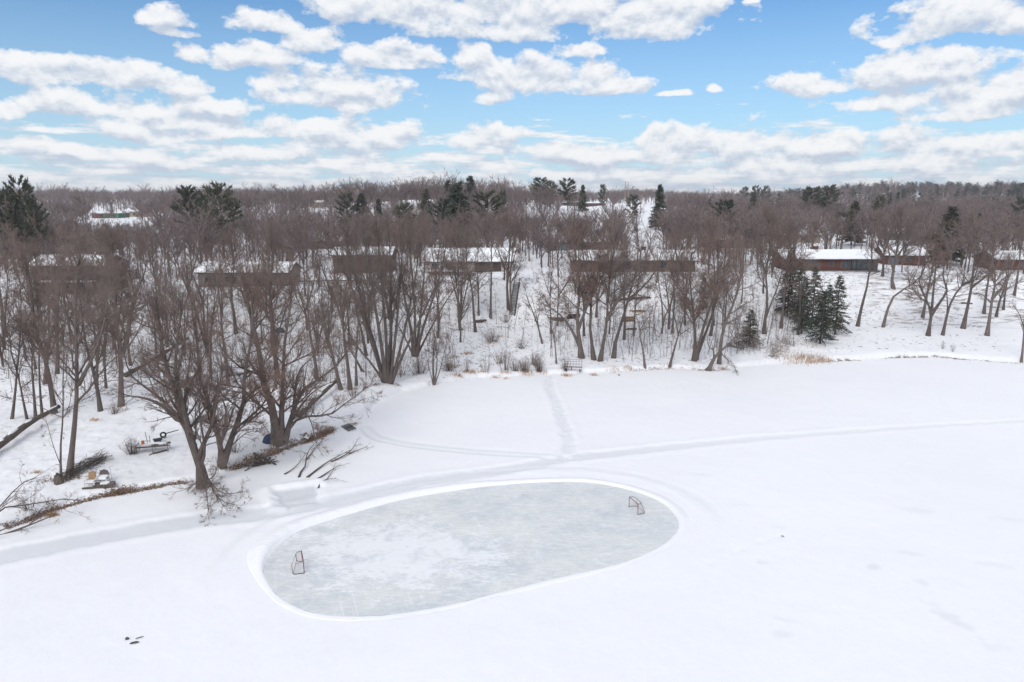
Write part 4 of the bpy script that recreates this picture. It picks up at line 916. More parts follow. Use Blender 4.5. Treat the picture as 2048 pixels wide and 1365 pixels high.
def build_mass(name, sets, mat):
    V = []; Fs = []; o = 0
    for protos, pts, hs in sets:
        if not len(pts): continue
        P_ = np.array(pts); zb = T(P_[:, 0], P_[:, 1])
        for i, ((x, y), h) in enumerate(zip(pts, hs)):
            pv, pf, ph = protos[int(rng.integers(len(protos)))]
            th = rng.uniform(0, 6.28); c, s = math.cos(th), math.sin(th); k = h/ph; w = k*rng.uniform(1.0, 1.6)
            v = np.empty((len(pv), 3), np.float32); v[:, 0] = (pv[:, 0]*c-pv[:, 1]*s)*w+x; v[:, 1] = (pv[:, 0]*s+pv[:, 1]*c)*w+y; v[:, 2] = pv[:, 2]*k+zb[i]
            V.append(v); Fs.append(pf+o); o += len(pv)
    return tag(mk(name, np.concatenate(V), [np.concatenate(Fs)], mat), kind='stuff')
def ringpts(n, d0, d1, lo=-.86, hi=.86, keep=None):
    out = []
    while len(out) < n:
        D = math.sqrt(rng.uniform(d0*d0, d1*d1)); u = rng.uniform(lo, hi); px = 1024+F*u
        if blocked(px, D) or keepout(u*D, D, 3): continue
        if keep and rng.random() > keep(u, D): continue
        out.append((u*D, D))
    return out
pa = [far_proto(300, .055, 1.1)+(15.,) for _ in range(5)]; pb = [far_proto(120, .06, 1.15)+(15.,) for _ in range(5)]; pc_ = [far_proto(60, .10, 1.3)+(15.,) for _ in range(5)]
ra = ringpts(1500, 225, 460)+ringpts(330, 172, 238, keep=lambda u, D: 1.0 if not (.40 < u < .55) else .1); rb = ringpts(3000, 460, 1000); rc = ringpts(3000, 1000, 2600)
rd_ = [(u*D, D) for u, D in zip(rng.uniform(-.605, -.52, 16), rng.uniform(430, 498, 16))]
hra = rng.uniform(9.5, 15.0, len(ra))*np.where(rng.random(len(ra)) < .07, 1.35, 1)
A_ = np.array(ra); hra = np.where(A_[:, 1] < 340, np.minimum(hra, np.maximum(3.5, CAMH-A_[:, 1]*np.where((A_[:, 0]/A_[:, 1] > -.615) & (A_[:, 0]/A_[:, 1] < -.51), rng.uniform(52, 70, len(ra)), rng.uniform(15, 40, len(ra)))/F-T(A_[:, 0], A_[:, 1]))), hra)
build_mass('distant_woods', [(pa, ra, hra), (pb, rb, rng.uniform(12, 17, len(rb))*np.where(rng.random(len(rb)) < .06, 1.35, 1)), (pc_, rc, rng.uniform(13, 20, len(rc))), (pa, rd_, rng.uniform(5, 7.5, len(rd_)))], M['far_twig'])
ca = [far_con(130, .13)+(12.,) for _ in range(3)]; cb_ = [far_con(70, .22)+(12.,) for _ in range(3)]
r1 = ringpts(420, 480, 1200, .33, .86, lambda u, D: np.clip((u-.3)*2.2, 0, 1)); r2 = ringpts(90, 900, 1700, -.86, -.36); r3 = ringpts(60, 300, 900, -.8, .86)
build_mass('distant_conifer_woods', [(ca, r1, rng.uniform(13, 19, len(r1))), (cb_, r2, rng.uniform(10, 17, len(r2))), (ca, r3, rng.uniform(8, 14, len(r3)))], M['far_needle'])

# ------------------------------------------------------------------ undergrowth of the wooded bank
def undergrowth():
    p0 = []; p1 = []; r = []
    def sap(x, y, h, n):
        z = float(T(x, y)); b = np.array([x, y, z-.1]); d = nz(np.array([rng.normal()*.12, rng.normal()*.12, 1])); e = b+d*h
        p0.append(b[None]); p1.append(e[None]); r.append(np.array([.012+.006*h]))
        f = rng.uniform(.2, .98, n)[:, None]; q = b+(e-b)*f; dd = nz(d*.8+rng.normal(size=(n, 3))*.55); L = h*(.12+.3*(1-f))*rng.uniform(.5, 1.2, (n, 1))
        p0.append(q); p1.append(q+dd*L); r.append(np.full(n, .013))
        f2 = rng.uniform(.3, 1, n*2)[:, None]; j = rng.integers(0, n, n*2); q2 = q[j]+dd[j]*L[j]*f2
        d2 = nz(dd[j]+rng.normal(size=(n*2, 3))*.6); p0.append(q2); p1.append(q2+d2*L[j]*.5); r.append(np.full(n*2, .009))
    k = 0
    while k < 2300:
        x = float(rng.uniform(-115, 84)); to = float(np.interp(x, TOEX, TOEY)); tp = float(np.interp(x, TOEX, TOPY))
        y = float(rng.uniform(to-34, tp+2)); d = float(inland(x, y))
        if d < 4 or keepout(x, y, .5): continue
        px, py = proj((x, y, float(T(x, y))))
        if px > 1590 or (915 < px < 1100 and rng.random() < .75) or (py > 770 and rng.random() < .75): continue
        sap(x, y, float(rng.uniform(.9, 3.2) if rng.random() < .6 else rng.uniform(3, 9)), int(rng.integers(7, 16))); k += 1
    mb = MB(); mb.cones(np.concatenate(p0), np.concatenate(p1), np.concatenate(r))
    tag(mb.build('undergrowth', M['stem']), kind='stuff')
undergrowth()
# ------------------------------------------------------------------ houses
M['teal'] = simple('teal_door', (.12, .22, .25), (.17, .29, .32), 2, .6)
M['pale_wall'] = simple('pale_siding', (.42, .40, .39), (.52, .50, .49), 2, .8)
M['tanbrown'] = simple('tan_brown_brick', (.125, .088, .068), (.185, .135, .108), 4, .9)
M['bluegrey'] = simple('slate_door', (.10, .12, .16), (.15, .17, .22), 2, .6)
M['green_dull'] = simple('dull_green_siding', (.10, .12, .10), (.15, .17, .145), 2, .8)
def window(parent, x, z, w, h, y, mat='grey_wall'):
    """a framed window on a front wall whose face is at y (outside is -y)"""
    t = .09; f = MB()
    f.box(x-t, x+w+t, y-.06, y+.02, z-t, z); f.box(x-t, x+w+t, y-.06, y+.02, z+h, z+h+t)
    f.box(x-t, x, y-.058, y+.02, z, z+h); f.box(x+w, x+w+t, y-.058, y+.02, z, z+h)
    n = max(1, int(w/1.1))
    for i in range(1, n): f.box(x+w*i/n-.035, x+w*i/n+.035, y-.054, y+.02, z, z+h)
    o = f.build('window', M[mat], parent)
    MB().box(x, x+w, y-.022, y+.01, z, z+h).build('pane', M['glass'], o)
def house(name, label, key, wall, wh, pitch=.32, rz=0.0, wins=(), chim=None, deck=None, over=.6, lower=None, gable_front=False, door=None, cat='house', group='houses along the bluff', garage=None, snow=.20, bays=()):
    px0, px1, py, dep = HS[key]; g, w = house_foot(px0, px1, py, dep)
    hw, hd = w/2, dep/2
    o = thing(name, label, cat, (g[0], g[1]+hd, g[2]), rz, group)
    b = MB()
    rise = pitch*(hd+over)
    if gable_front:
        rise = pitch*(hw+over)
        b.prism([(-hw, -1.2), (hw, -1.2), (hw, wh), (0, wh+pitch*hw), (-hw, wh)], -hd, hd, 'y')
    else:
        b.prism([(-hd, -1.2), (hd, -1.2), (hd, wh), (0, wh+pitch*hd), (-hd, wh)], -hw, hw, 'x')
    b.build('wall', M[wall], o)
    H = (hw if gable_front else hd); e0, e1 = ((-hd-over, hd+over) if gable_front else (-hw-over, hw+over)); ax = 'y' if gable_front else 'x'
    zb = wh-pitch*over
    r = MB()
    for s in (-1, 1):
        r.prism([(s*(H+over), zb+.012), (0, wh+pitch*H+.012), (0, wh+pitch*H+.19), (s*(H+over), zb+.19)], e0, e1, ax)
    ro = r.build('roof', M['fascia'], o)
    # the snow lying on it, uneven along the eave
    n = 26; V = []; q = []
    for s in (-1, 1):
        base = len(V)
        for i in range(n+1):
            t = e0+.04+(e1-e0-.08)*i/n; j = .10*float(wob(t+7*s, g[0], 1.9, 3))
            out_ = H+over-.05+min(0, j*1.2)
            for (p, zz) in ((out_, .195), (out_+.02, .195+snow*.75), (out_-.25, .195+snow+.02), (H*.45, .195+snow+.04*j), (0, .195+snow*.9)):
                zt = wh+pitch*H-pitch*p+zz
                V.append((t, s*p, zt) if ax == 'x' else (s*p, t, zt))
        for i in range(n):
            for k in range(4): q.append([base+i*5+k, base+i*5+k+1, base+(i+1)*5+k+1, base+(i+1)*5+k])
        # close the ends
        for i in (0, n): q.append([base+i*5, base+i*5+1, base+i*5+2, base+i*5+3]); q.append([base+i*5, base+i*5+3, base+i*5+4, base+i*5+4-1+0] if False else [base+i*5, base+i*5+3, base+i*5+4, base+i*5])
    q = [f for f in q if len(set(f)) == 4]; 
    mk('roof_snow', V, [np.array(q)], M['snow_cap'], o, smooth=False)
    if chim:
        for cx in chim:
            c = MB().box(cx-.55, cx+.55, -.2, .7, wh+pitch*H*.7, wh+pitch*H+1.0); c.box(cx-.65, cx+.65, -.3, .8, wh+pitch*H+1.002, wh+pitch*H+1.12)
            c.build('chimney', M['brick'], ro)
    for (x, z, ww, h2) in wins: window(o, -hw+x, z, ww, h2, -hd)
    for (x0, x1, mm) in bays:      # stretches of wall with a different facing, standing a little proud
        MB().box(-hw+x0, -hw+x1, -hd-.018, -hd+.02, -.6, wh-pitch*over-.06).build('facing', M[mm], o)
    if garage:
        x, ww, h2, mm = garage; gd = MB().box(-hw+x, -hw+x+ww, -hd-.04, -hd+.02, .05, h2)
        for i in range(1, 4): gd.box(-hw+x, -hw+x+ww, -hd-.052, -hd-.04, .05+h2*i/4-.03, .05+h2*i/4+.03)
        gd.build('garage_door', M[mm], o)
    if door:
        x = door; d_ = MB().box(-hw+x, -hw+x+.95, -hd-.04, -hd+.02, .05, 2.1).build('door', M['dark_wall'], o)
        MB().box(-hw+x+.8, -hw+x+.88, -hd-.09, -hd-.041, 1.0, 1.1).build('handle', M['metal_grey'], d_)
    if deck:
        x0, x1, z, dp = deck; d_ = MB()
        d_.box(-hw+x0, -hw+x1, -hd-dp, -hd-.01, z-.2, z)
        for i in range(5):
            x = -hw+x0+.1+(x1-x0-.2)*i/4; d_.box(x-.06, x+.06, -hd-dp+.02, -hd-dp+.14, -1.5, z-.2)
        do = d_.build('deck', M['weathered'], o)
        r_ = MB(); r_.box(-hw+x0, -hw+x1, -hd-dp, -hd-dp+.06, z+.92, z+1.0)
        k = int((x1-x0)/.5)
        for i in range(k+1): x = -hw+x0+.03+(x1-x0-.06)*i/k; r_.box(x-.03, x+.03, -hd-dp+.005, -hd-dp+.055, z+.001, z+.92)
        r_.build('railing', M['dark_wall'], do)
        MB().box(-hw+x0+.1, -hw+x1-.1, -hd-dp+.12, -hd-.05, z+.003, z+.14).build('deck_snow', M['snow_cap'], do)
    return o
house('house', 'dark brown two-storey house with snowy roof and long deck behind the trees', 'two_storey', 'dark_wall', 6.0, .34, wins=[(1, 3.6, 1.6, 1.3), (4.2, 3.6, 2.2, 1.3), (8.4, 3.6, 1.5, 1.3), (11.2, 3.6, 1.8, 1.3), (3, .7, 2.2, 1.6), (9, .7, 2.2, 1.6)], chim=[4.5], deck=(0.2, 13.4, 2.7, 2.4))
house('house', 'long low grey house with snow-covered roof partly behind an orange-twigged tree', 'grey', 'grey_wall', 3.2, .36, wins=[(1.5, 1, 1.6, 1.2), (6, .8, 2.4, 1.4), (12, 1, 1.6, 1.2), (16, 1, 1.4, 1.2)], door=10)
house('house', 'small brown house with snowy roof, highest up the hill behind the slender forked trees', 'small', 'brown_wall', 2.9, .36, wins=[(2, .9, 1.5, 1.2), (7, .9, 2, 1.2), (14, .9, 1.5, 1.2)])
house('house', 'tall brown house just behind the fan of stems, its snowy roof stepped above the deck', 'brown', 'brown_wall', 4.6, .32, wins=[(1, 2.6, 1.7, 1.3), (4.6, 2.6, 1.7, 1.3), (8.4, 2.6, 2.4, 1.3), (2, .5, 2.4, 1.5), (8, .5, 1.6, 1.5)], chim=[-3])
house('house', 'house with the widest white roof and a short dark wall near the hillside stairs', 'wide', 'pale_wall', 2.7, .42, wins=[(2, .9, 1.6, 1.2), (5.5, .9, 1.6, 1.2), (9, .9, 1.6, 1.2)], deck=(1, 11, .4, 2.4), bays=[(12.6, 19.2, 'dark_wall')])
house('house', 'brick house with a teal garage door and clean white roof behind the slope', 'teal', 'brick', 2.8, .34, wins=[(7.5, .9, 2, 1.2), (12, .9, 2, 1.2), (16, .9, 1.6, 1.2)], garage=(1.6, 4.2, 2.3, 'teal'))
house('house', 'very long brown brick ranch house with full snow roof behind the three-stemmed tree', 'long', 'tanbrown', 2.8, .40, wins=[(2, .9, 1.7, 1.3), (6, .9, 1.7, 1.3), (11, .6, 3.2, 1.7), (17, .9, 1.7, 1.3), (21, .9, 1.7, 1.3), (25, .9, 1.7, 1.3)], chim=[3.0], door=15, bays=[(9.8, 16.4, 'grey_wall'), (22.2, 24.6, 'tan_wall')])
house('house', 'distant dark-walled house with thin snowy roof below the snow-dusted pine', 'far_dark', 'brown_wall', 2.9, .30, wins=[(3, .9, 1.8, 1.2), (9, .9, 1.8, 1.2)])
house('house', 'red brick ranch house with dark glazed porch, facing the open lawn', 'ranch', 'brick', 3.0, .36, wins=[(6.1, 1.3, 1.2, .9), (11.2, 1.25, 1.0, .95), (14.2, .75, 2.2, 1.5)], chim=[-2.2], over=.7, bays=[(.05, 9.2, 'brown_wall')])
house('house', 'small brick house showing a gable end next to the ranch house', 'gable', 'brick', 2.7, .42, wins=[(5.2, .8, 1.6, 1.3)], rz=R(-8), garage=(.9, 2.6, 2.2, 'bluegrey'))
house('house', 'red brick house cut off by the edge of the view past the lawn trees', 'far_red', 'brick', 2.8, .34, wins=[(2, .9, 1.7, 1.2), (6.5, .9, 1.7, 1.2)])
house('house', 'green-walled house with snowy roof behind the russet-crowned tree', 'green', 'green_dull', 2.8, .36, wins=[(3, .9, 1.7, 1.2), (9, .9, 1.7, 1.2)])
house('house', 'pale hidden house with snowy roof behind the ranch house, beyond bare trees', 'pale', 'tan_wall', 2.8, .34, wins=[(3, .9, 1.7, 1.2), (8, .9, 1.7, 1.2)])
# the glazed porch at the lawn end of the ranch house
g, w = house_foot(*HS['ranch']); 
RH = [o for o in bpy.data.objects if o.get('label', '').startswith('red brick ranch')][0]
hw, hd = w/2, HS['ranch'][3]/2
pm = MB(); pm.box(hw-6.6, hw-.05, -hd-.05, -hd+.03, .25, 2.75); pm.build('porch_screen', M['glass'], RH)
pf = MB()
for i in range(6): x = hw-6.65+6.6*i/5; pf.box(x-.06, x+.06, -hd-.11, -hd-.052, .1, 2.8)
pf.box(hw-6.7, hw, -hd-.108, -hd-.052, .15, .28); pf.build('porch_post', M['dark_frame'], RH)
MB().box(-hw-.1, hw+.1, -hd-1.3, -hd-.06, -.6, .12).build('porch_slab', M['grey_wall'], RH)

# distant commercial sheds and far snowy roofs
def shed(label, px0, px1, pyf, D, h, dep, parts, roofm='snow_cap', cat='building', name='shop_building', gp='distant buildings in the woods'):
    x0 = (px0-1024)/F*D; x1 = (px1-1024)/F*D; z = float(T((x0+x1)/2, D)); top = PD((px0+px1)/2, pyf, D)[2]; z = max(z, top) if False else z
    o = thing(name, label, cat, ((x0+x1)/2, D+dep/2, z), 0, gp); w = x1-x0; a = -w/2
    for (f0, f1, mt) in parts: MB().box(a+w*f0, a+w*f1, -dep/2, dep/2, -1, h).build('wall', M[mt], o)
    r = MB(); r.box(a-.4, a+w+.4, -dep/2-.4, dep/2+.4, h+.002, h+.3); ro = r.build('roof', M['fascia'], o)
    s = MB(); s.prism([(-dep/2-.3, h+.304), (dep/2+.3, h+.304), (dep/2+.3, h+.9), (0, h+1.5), (-dep/2-.3, h+.6)], a-.3, a+w+.3, 'x'); s.build('roof_snow', M[roofm], o)
    wn_ = MB()
    for i in range(4): x = a+w*(.1+.22*i); MB().box(x, x+w*.08, -dep/2-.03, -dep/2+.05, h*.35, h*.75).build('window', M['glass'], o)
    return o
shed('low shop with green and red front under a snowy flat roof, far in the wood', 196, 250, 430, 505, 3.0, 14, [(0, .34, 'red_wall'), (.34, 1, 'green_wall')])
shed('tan flat-roofed shop beside the green and red shop front', 252, 300, 428, 530, 3.6, 14, [(0, 1, 'tan_wall')])
shed('far house with long white roof left of the brick chimney house', 1122, 1160, 418, 690, 3.2, 14, [(0, 1, 'brown_wall')], cat='house', name='far_house')
cx = shed('far house with white roof and tall brick chimney, beyond the footpath', 1164, 1208, 418, 670, 3.2, 16, [(0, 1, 'brick')], cat='house', name='far_house')
MB().box(5.5, 7.0, -1, 1, 3, 8).build('chimney', M['brick'], cx)
shed('tiny snowy-roofed house seen past the thin hazy spruce', 838, 872, 416, 400, 3, 10, [(0, 1, 'brown_wall')], cat='house', name='far_house')
shed('tiny pale house glimpsed far behind the two cedars', 632, 652, 416, 420, 3, 10, [(0, 1, 'tan_wall')], cat='house', name='far_house')
shed('far house with a thin white roof past the columnar spruce', 1322, 1352, 424, 430, 3, 10, [(0, 1, 'brown_wall')], cat='house', name='far_house')
shed('far low house with snowy roof above the long brown ranch, among bare crowns', 1540, 1600, 432, 400, 3, 10, [(0, 1, 'grey_wall')], cat='house', name='far_house')

# ------------------------------------------------------------------ power poles and line
def pole(label, px, ty, D, arms=1, r=.16, mat='pole_wood', name='power_pole', cat='utility pole', gp='power poles', wide=2.4, armd=1.1):
    t = PD(px, ty, D); z = float(T(t[0], D)); h = t[2]-z
    o = thing(name, label, cat, (t[0], D, z), 0, gp)
    MB().bar((0, 0, -.5), (0, 0, h), r*1.3, 7, r*.8).build('pole', M[mat], o)
    for k in range(arms):
        zz = h-.5-k*armd
        MB().box(-wide/2, wide/2, -r-.12, -r+.02, zz-.09, zz+.09).build('crossarm', M[mat], o)
    m_ = MB()
    for s in (-.45, -.2, .2, .45): m_.bar((s*wide, -r-.05, h-.41), (s*wide, -r-.05, h-.12), .07, 5)
    m_.build('insulator', M['white_plastic'], o)
    return o, (t[0], D, z+h-.15)
_, wa = pole('leaning-looking pale power pole above the green and red shop', 230, 392, 440, 1)
_, wb = pole('taller of the twin transmission poles on the skyline clearing', 1251, 363, 640, 3, .28, name='transmission_pole', wide=6, armd=2.2)
_, wc = pole('transmission pole paired with the taller one on the skyline clearing', 1257, 365, 655, 3, .28, name='transmission_pole', wide=6, armd=2.2)
_, wd_ = pole('short bright pole at the near edge of the skyline clearing', 1261, 388, 500, 1)
_, we = pole('power pole with transformer-like box beside the snowy clearing', 1282, 391, 470, 2)
pole('thin grey pole between bare crowns past the columnar spruce', 1427, 372, 900, 1, .3)
pole('slim mast standing above the wood behind the two cedars', 700, 354, 520, 2, .22, 'metal_grey', 'radio_mast', 'mast', 'power poles', 1.2, 3)
pole('far pole on the skyline past the three hazy pines', 1549, 374, 900, 1, .3)
w0 = np.array(PD(60, 380, 440)); 
def cable(label, a, b, sag, r):
    t = np.linspace(0, 1, 24); p = np.array(a)[None]*(1-t[:, None])+np.array(b)[None]*t[:, None]; p[:, 2] -= sag*4*t*(1-t)
    o = np.array(a); m_ = MB().tube(p-o, np.full(24, r), 4, True); k = m_.build('power_line', M['metal_grey'], None, o)
    return tag(k, label, 'power line', 'power lines')
cable('pale power line strung over the wood toward the shop pole', PD(-40, 377, 440), wa, 1.0, .045)
cable('power line running on from the shop pole toward the flat-topped pines', wa, PD(420, 381, 470), 1.0, .045)
a_ = PD(1640, 470, 205); b_ = PD(1735, 469, 200)
cable('thin service wire crossing the trees above the ranch house', a_, b_, .3, .03)
# ------------------------------------------------------------------ hockey goals
def goal(label, far_px, near_px, back_dir, h, dep):
    a = P(*far_px, 0.032); b = P(*near_px, 0.032); mid = (a+b)/2
    w = np.linalg.norm(b-a); ux = (b-a)/w; uy = np.array([-ux[1], ux[0], 0.])*back_dir; up = UP
    o = thing('hockey_goal', label, 'hockey goal', mid, 0, 'hockey goals on the rink')
    L = lambda x, y, z: ux*x+uy*y+up*z
    r = .032; f = MB(); hw = w/2
    # mouth: two posts and the crossbar, bent at the corners
    f.tube([L(-hw, 0, 0), L(-hw, 0, h*.92), L(-hw+.05, 0, h), L(0, 0, h), L(hw-.05, 0, h), L(hw, 0, h*.92), L(hw, 0, 0)], [r]*7, 6)
    f.build('frame', M['goal_red'], o)
    k = MB(); td = dep*.45
    k.tube([L(-hw, 0, .02), L(-hw+.05, dep*.8, .02), L(-hw*.75, dep, .02), L(hw*.75, dep, .02), L(hw-.05, dep*.8, .02), L(hw, 0, .02)], [r*.8]*6, 6)
    k.tube([L(-hw+.03, 0, h), L(-hw+.12, td, h-.02), L(-hw*.55, td+.12, h-.03), L(hw*.55, td+.12, h-.03), L(hw-.12, td, h-.02), L(hw-.03, 0, h)], [r*.7]*6, 6)
    for s in (-1, 1): k.bar(L(s*hw*.55, td+.12, h-.03), L(s*hw*.75, dep, .02), r*.6)
    k.build('back_frame', M['metal_dark'], o)
    n = MB(); c = .010
    def sheet(p00, p10, p01, p11, nu, nv):
        for i in range(nu+1):
            t = i/nu; n.bar(p00+(p10-p00)*t, p01+(p11-p01)*t, c, 3)
        for j in range(nv+1):
            t = j/nv; n.bar(p00+(p01-p00)*t, p10+(p11-p10)*t, c, 3)
    sheet(L(-hw*.75, dep, .02), L(hw*.75, dep, .02), L(-hw*.55, td+.12, h-.03), L(hw*.55, td+.12, h-.03), 14, 12)
    for s in (-1, 1):
        sheet(L(s*hw, 0, .02), L(s*hw*.75, dep, .02), L(s*hw, 0, h), L(s*hw*.55, td+.12, h-.03), 9, 12)
    sheet(L(-hw, 0, h), L(hw, 0, h), L(-hw*.55, td+.12, h-.03), L(hw*.55, td+.12, h-.03), 14, 5)
    n.build('net', M['net'], o); return o
goal('hockey goal standing near the far rounded end of the rink, mouth facing the other goal', (1258, 1014), (1275.5, 1030), 1, 1.06, .85)
goal('hockey goal seen edge-on with a dark red post, near the frosted end of the rink', (604.5, 1125), (608.5, 1147), -1, 1.06, .85)

# ------------------------------------------------------------------ garden seats and table by the shore
def lawn_chair():
    b = P(183, 973, .75); b = G(183, 974); o = thing('lawn_chair', 'tan-backed lawn chair with white arms beside the low plank table', 'chair', b, R(8), 'lawn chairs at the shore')
    MB().box(-.30, .30, -.30, .28, .36, .42).build('seat', M['wicker'], o)
    m_ = MB(); m_.prism([(.24, .42), (.31, .42), (.47, 1.06), (.41, 1.08)], -.28, .28, 'x'); m_.build('backrest', M['wicker'], o)
    for s in (-1, 1):
        a = MB(); a.box(s*.36-.045, s*.36+.045, -.36, .32, .58, .625); a.build('armrest', M['white_plastic'], o)
        for y in (-.32, .27): MB().box(s*.36-.03, s*.36+.03, y-.03, y+.03, -.08, .579).build('leg', M['white_plastic'], o)
    MB().box(-.29, .29, -.31, .22, .423, .50).build('snow', M['snow_cap'], o)
    b = G(207, 967); o = thing('lawn_chair', 'round-backed dark lawn chair holding snow, behind the low plank table', 'chair', b, R(4), 'lawn chairs at the shore')
    MB().box(-.31, .31, -.30, .28, .34, .41).build('seat', M['chair_grey'], o)
    out = [(-.36, .40), (-.38, .70), (-.28, .95), (0, 1.07), (.28, .95), (.38, .70), (.36, .40)]
    m_ = MB(); m_.prism(out, .26, .33, 'y'); m_.build('backrest', M['chair_grey'], o)
    for s in (-1, 1):
        MB().box(s*.37-.04, s*.37+.04, -.30, .255, .55, .60).build('armrest', M['white_plastic'], o)
        for y in (-.27, .22): MB().box(s*.37-.03, s*.37+.03, y-.03, y+.03, -.08, .549).build('leg', M['white_plastic'], o)
    m_ = MB(); m_.prism([(-.30, .413), (.25, .413), (.25, .62), (-.1, .54), (-.3, .46)], -.30, .30, 'x'); m_.build('snow', M['snow_cap'], o)
lawn_chair()
for o_ in bpy.data.objects:
    if o_.name.startswith('lawn_chair'): o_.scale = (1.28,)*3
b = G(210, 973)
o = thing('plank_table', 'long low dark plank table with a snow patch, in front of the lawn chairs', 'table', b, R(13))
for k in range(3): MB().box(-.95, .95, -.42+.28*k, -.16+.28*k, .30, .345).build('plank', M['weathered'], o)
MB().box(-.97, .97, -.45, -.425, -.06, .34).build('apron', M['deadwood'], o)
for x in (-.85, .85):
    for y in (-.3, .3): MB().box(x-.05, x+.05, y-.05, y+.05, -.1, .299).build('leg', M['deadwood'], o)
m_ = MB(); m_.prism([(-.30, -.36), (.34, -.38), (.52, -.1), (.38, .2), (-.2, .24), (-.42, 0)], .348, .44, 'z'); m_.build('snow', M['snow_cap'], o)
b = G(178, 978); tag(MB().box(-.62, .62, -.09, .09, -.05, .14).build('timber', M['deadwood'], None, b), 'dark squared timber lying against the foot of the tan lawn chair', 'timber').rotation_euler = (0, 0, R(14))
b = G(225, 968); m_ = MB().bar((0, 0, -.2), (-.08, .02, 1.9), .018, 5); tag(m_.build('garden_pole', M['metal_grey'], None, b), 'thin upright metal pole at the end of the plank table', 'pole')

# ------------------------------------------------------------------ dock section, bucket, tyre, planks
b = G(306, 902)
o = thing('dock_section', 'old dock section on legs with snow on its slats, beside the round bush', 'dock', b, R(14))
sm_ = MB()
for i in range(11): sm_.box(-1.7+.32*i, -1.44+.32*i, -.55, .55, .72, .76)
sm_.build('slats', M['weathered'], o)
for y in (-.5, .5): MB().box(-1.75, 1.85, y-.04, y+.04, .58, .719).build('rail', M['deadwood'], o)
for x in (-1.55, .1, 1.7):
    for y in (-.58, .58): MB().bar((x, y, -.25), (x, y, .95 if x < 1 else .8), .045, 6).build('leg', M['metal_grey'], o)
m_ = MB(); m_.prism([(-1.6, -.5), (-.2, -.52), (.4, -.2), (.9, -.4), (1.6, -.1), (1.2, .4), (-.2, .5), (-1.5, .45)], .763, .84, 'z'); m_.build('snow', M['snow_cap'], o)
bb = b+np.array([-1.0, -.12, .77])
o = thing('bucket', 'small orange bucket standing on the old dock section', 'bucket', bb+UP*.07)
m_ = MB(); m_.tube([(0, 0, 0), (0, 0, .36)], [.15, .19], 12); m_.build('body', M['orange'], o)
MB().tube([(-.19, 0, .33), (-.12, 0, .48), (.12, 0, .48), (.19, 0, .33)], [.012]*4, 5).build('handle', M['metal_dark'], o)
b = G(297, 893); o = thing('stake_frame', 'two thin upright stakes with a crosspiece rising behind the dock section', 'stakes', b)
MB().bar((0, 0, -.2), (-.22, 0, 1.75), .035, 5).build('stake', M['deadwood'], o); MB().bar((.22, 0, -.2), (.2, .1, 1.25), .035, 5).build('stake', M['deadwood'], o)
MB().bar((-.75, 0, .62), (.25, 0, .66), .03, 5).build('crosspiece', M['deadwood'], o)
a = G(300, 911); c = G(337, 901); tag(MB().tube(np.array([[0, 0, .05], (c-a)*.5+UP*.09, c-a+UP*.06]), [.09, .1, .07], 6).build('log', M['deadwood'], None, a, True), 'dark thin log lying on snow in front of the dock section', 'log', 'fallen logs')
a = G(299, 912); c = G(309, 905); tag(MB().box(-.07, .07, 0, float(np.linalg.norm(c-a)), .02, .07).build('board', M['tan_wood'], None, a), 'short pale board lying at the end of the thin log', 'board').rotation_euler = (0, 0, -math.atan2((c-a)[0], (c-a)[1]))
b = G(327, 877)+UP*.05; t_ = []; n = 20
m_ = MB(); V = []; q = []
prof = [(.30, -.10), (.34, -.10), (.37, -.04), (.37, .04), (.34, .10), (.26, .10), (.19, .06), (.19, -.06), (.26, -.10)]
for i in range(n):
    th = 2*math.pi*i/n
    for (rr_, yy) in prof: V.append((rr_*math.cos(th), yy, .37+rr_*math.sin(th)))
k = len(prof)
for i in range(n):
    for j in range(k): q.append((i*k+j, i*k+(j+1) % k, ((i+1) % n)*k+(j+1) % k, ((i+1) % n)*k+j))
o = mk('tyre', V, [np.array(q)], M['rubber'], None, b, True); tag(o, 'black tyre on edge in the snow just behind the huge leaning tree', 'tyre'); o.rotation_euler = (R(-6), 0, R(20))
a = G(333, 873); c = G(358, 868); tag(MB().bar((0, 0, .35), c-a+UP*.5, .06, 6, .05).build('pole', M['metal_dark'], None, a), 'dark horizontal pole between the tyre and the huge leaning tree', 'pole')
b = G(316, 886); o = thing('wheelbarrow', 'small dark tray with handles beyond the dock section', 'barrow', b, R(30)); m_ = MB(); m_.prism([(-.35, .25), (.35, .25), (.5, .5), (-.5, .5)], -.28, .28, 'y'); m_.build('tray', M['metal_dark'], o)
for y in (-.2, .2): MB().bar((-.3, y, .22), (.95, y, .5), .025, 5).build('handle', M['deadwood'], o)
for x in (-.3, .25): MB().bar((x, 0, -.05), (x, 0, .25), .05, 5).build('leg', M['metal_dark'], o)

M['brush'] = simple('brush', (.09, .070, .062), (.20, .165, .145), 4, .9, island=True)
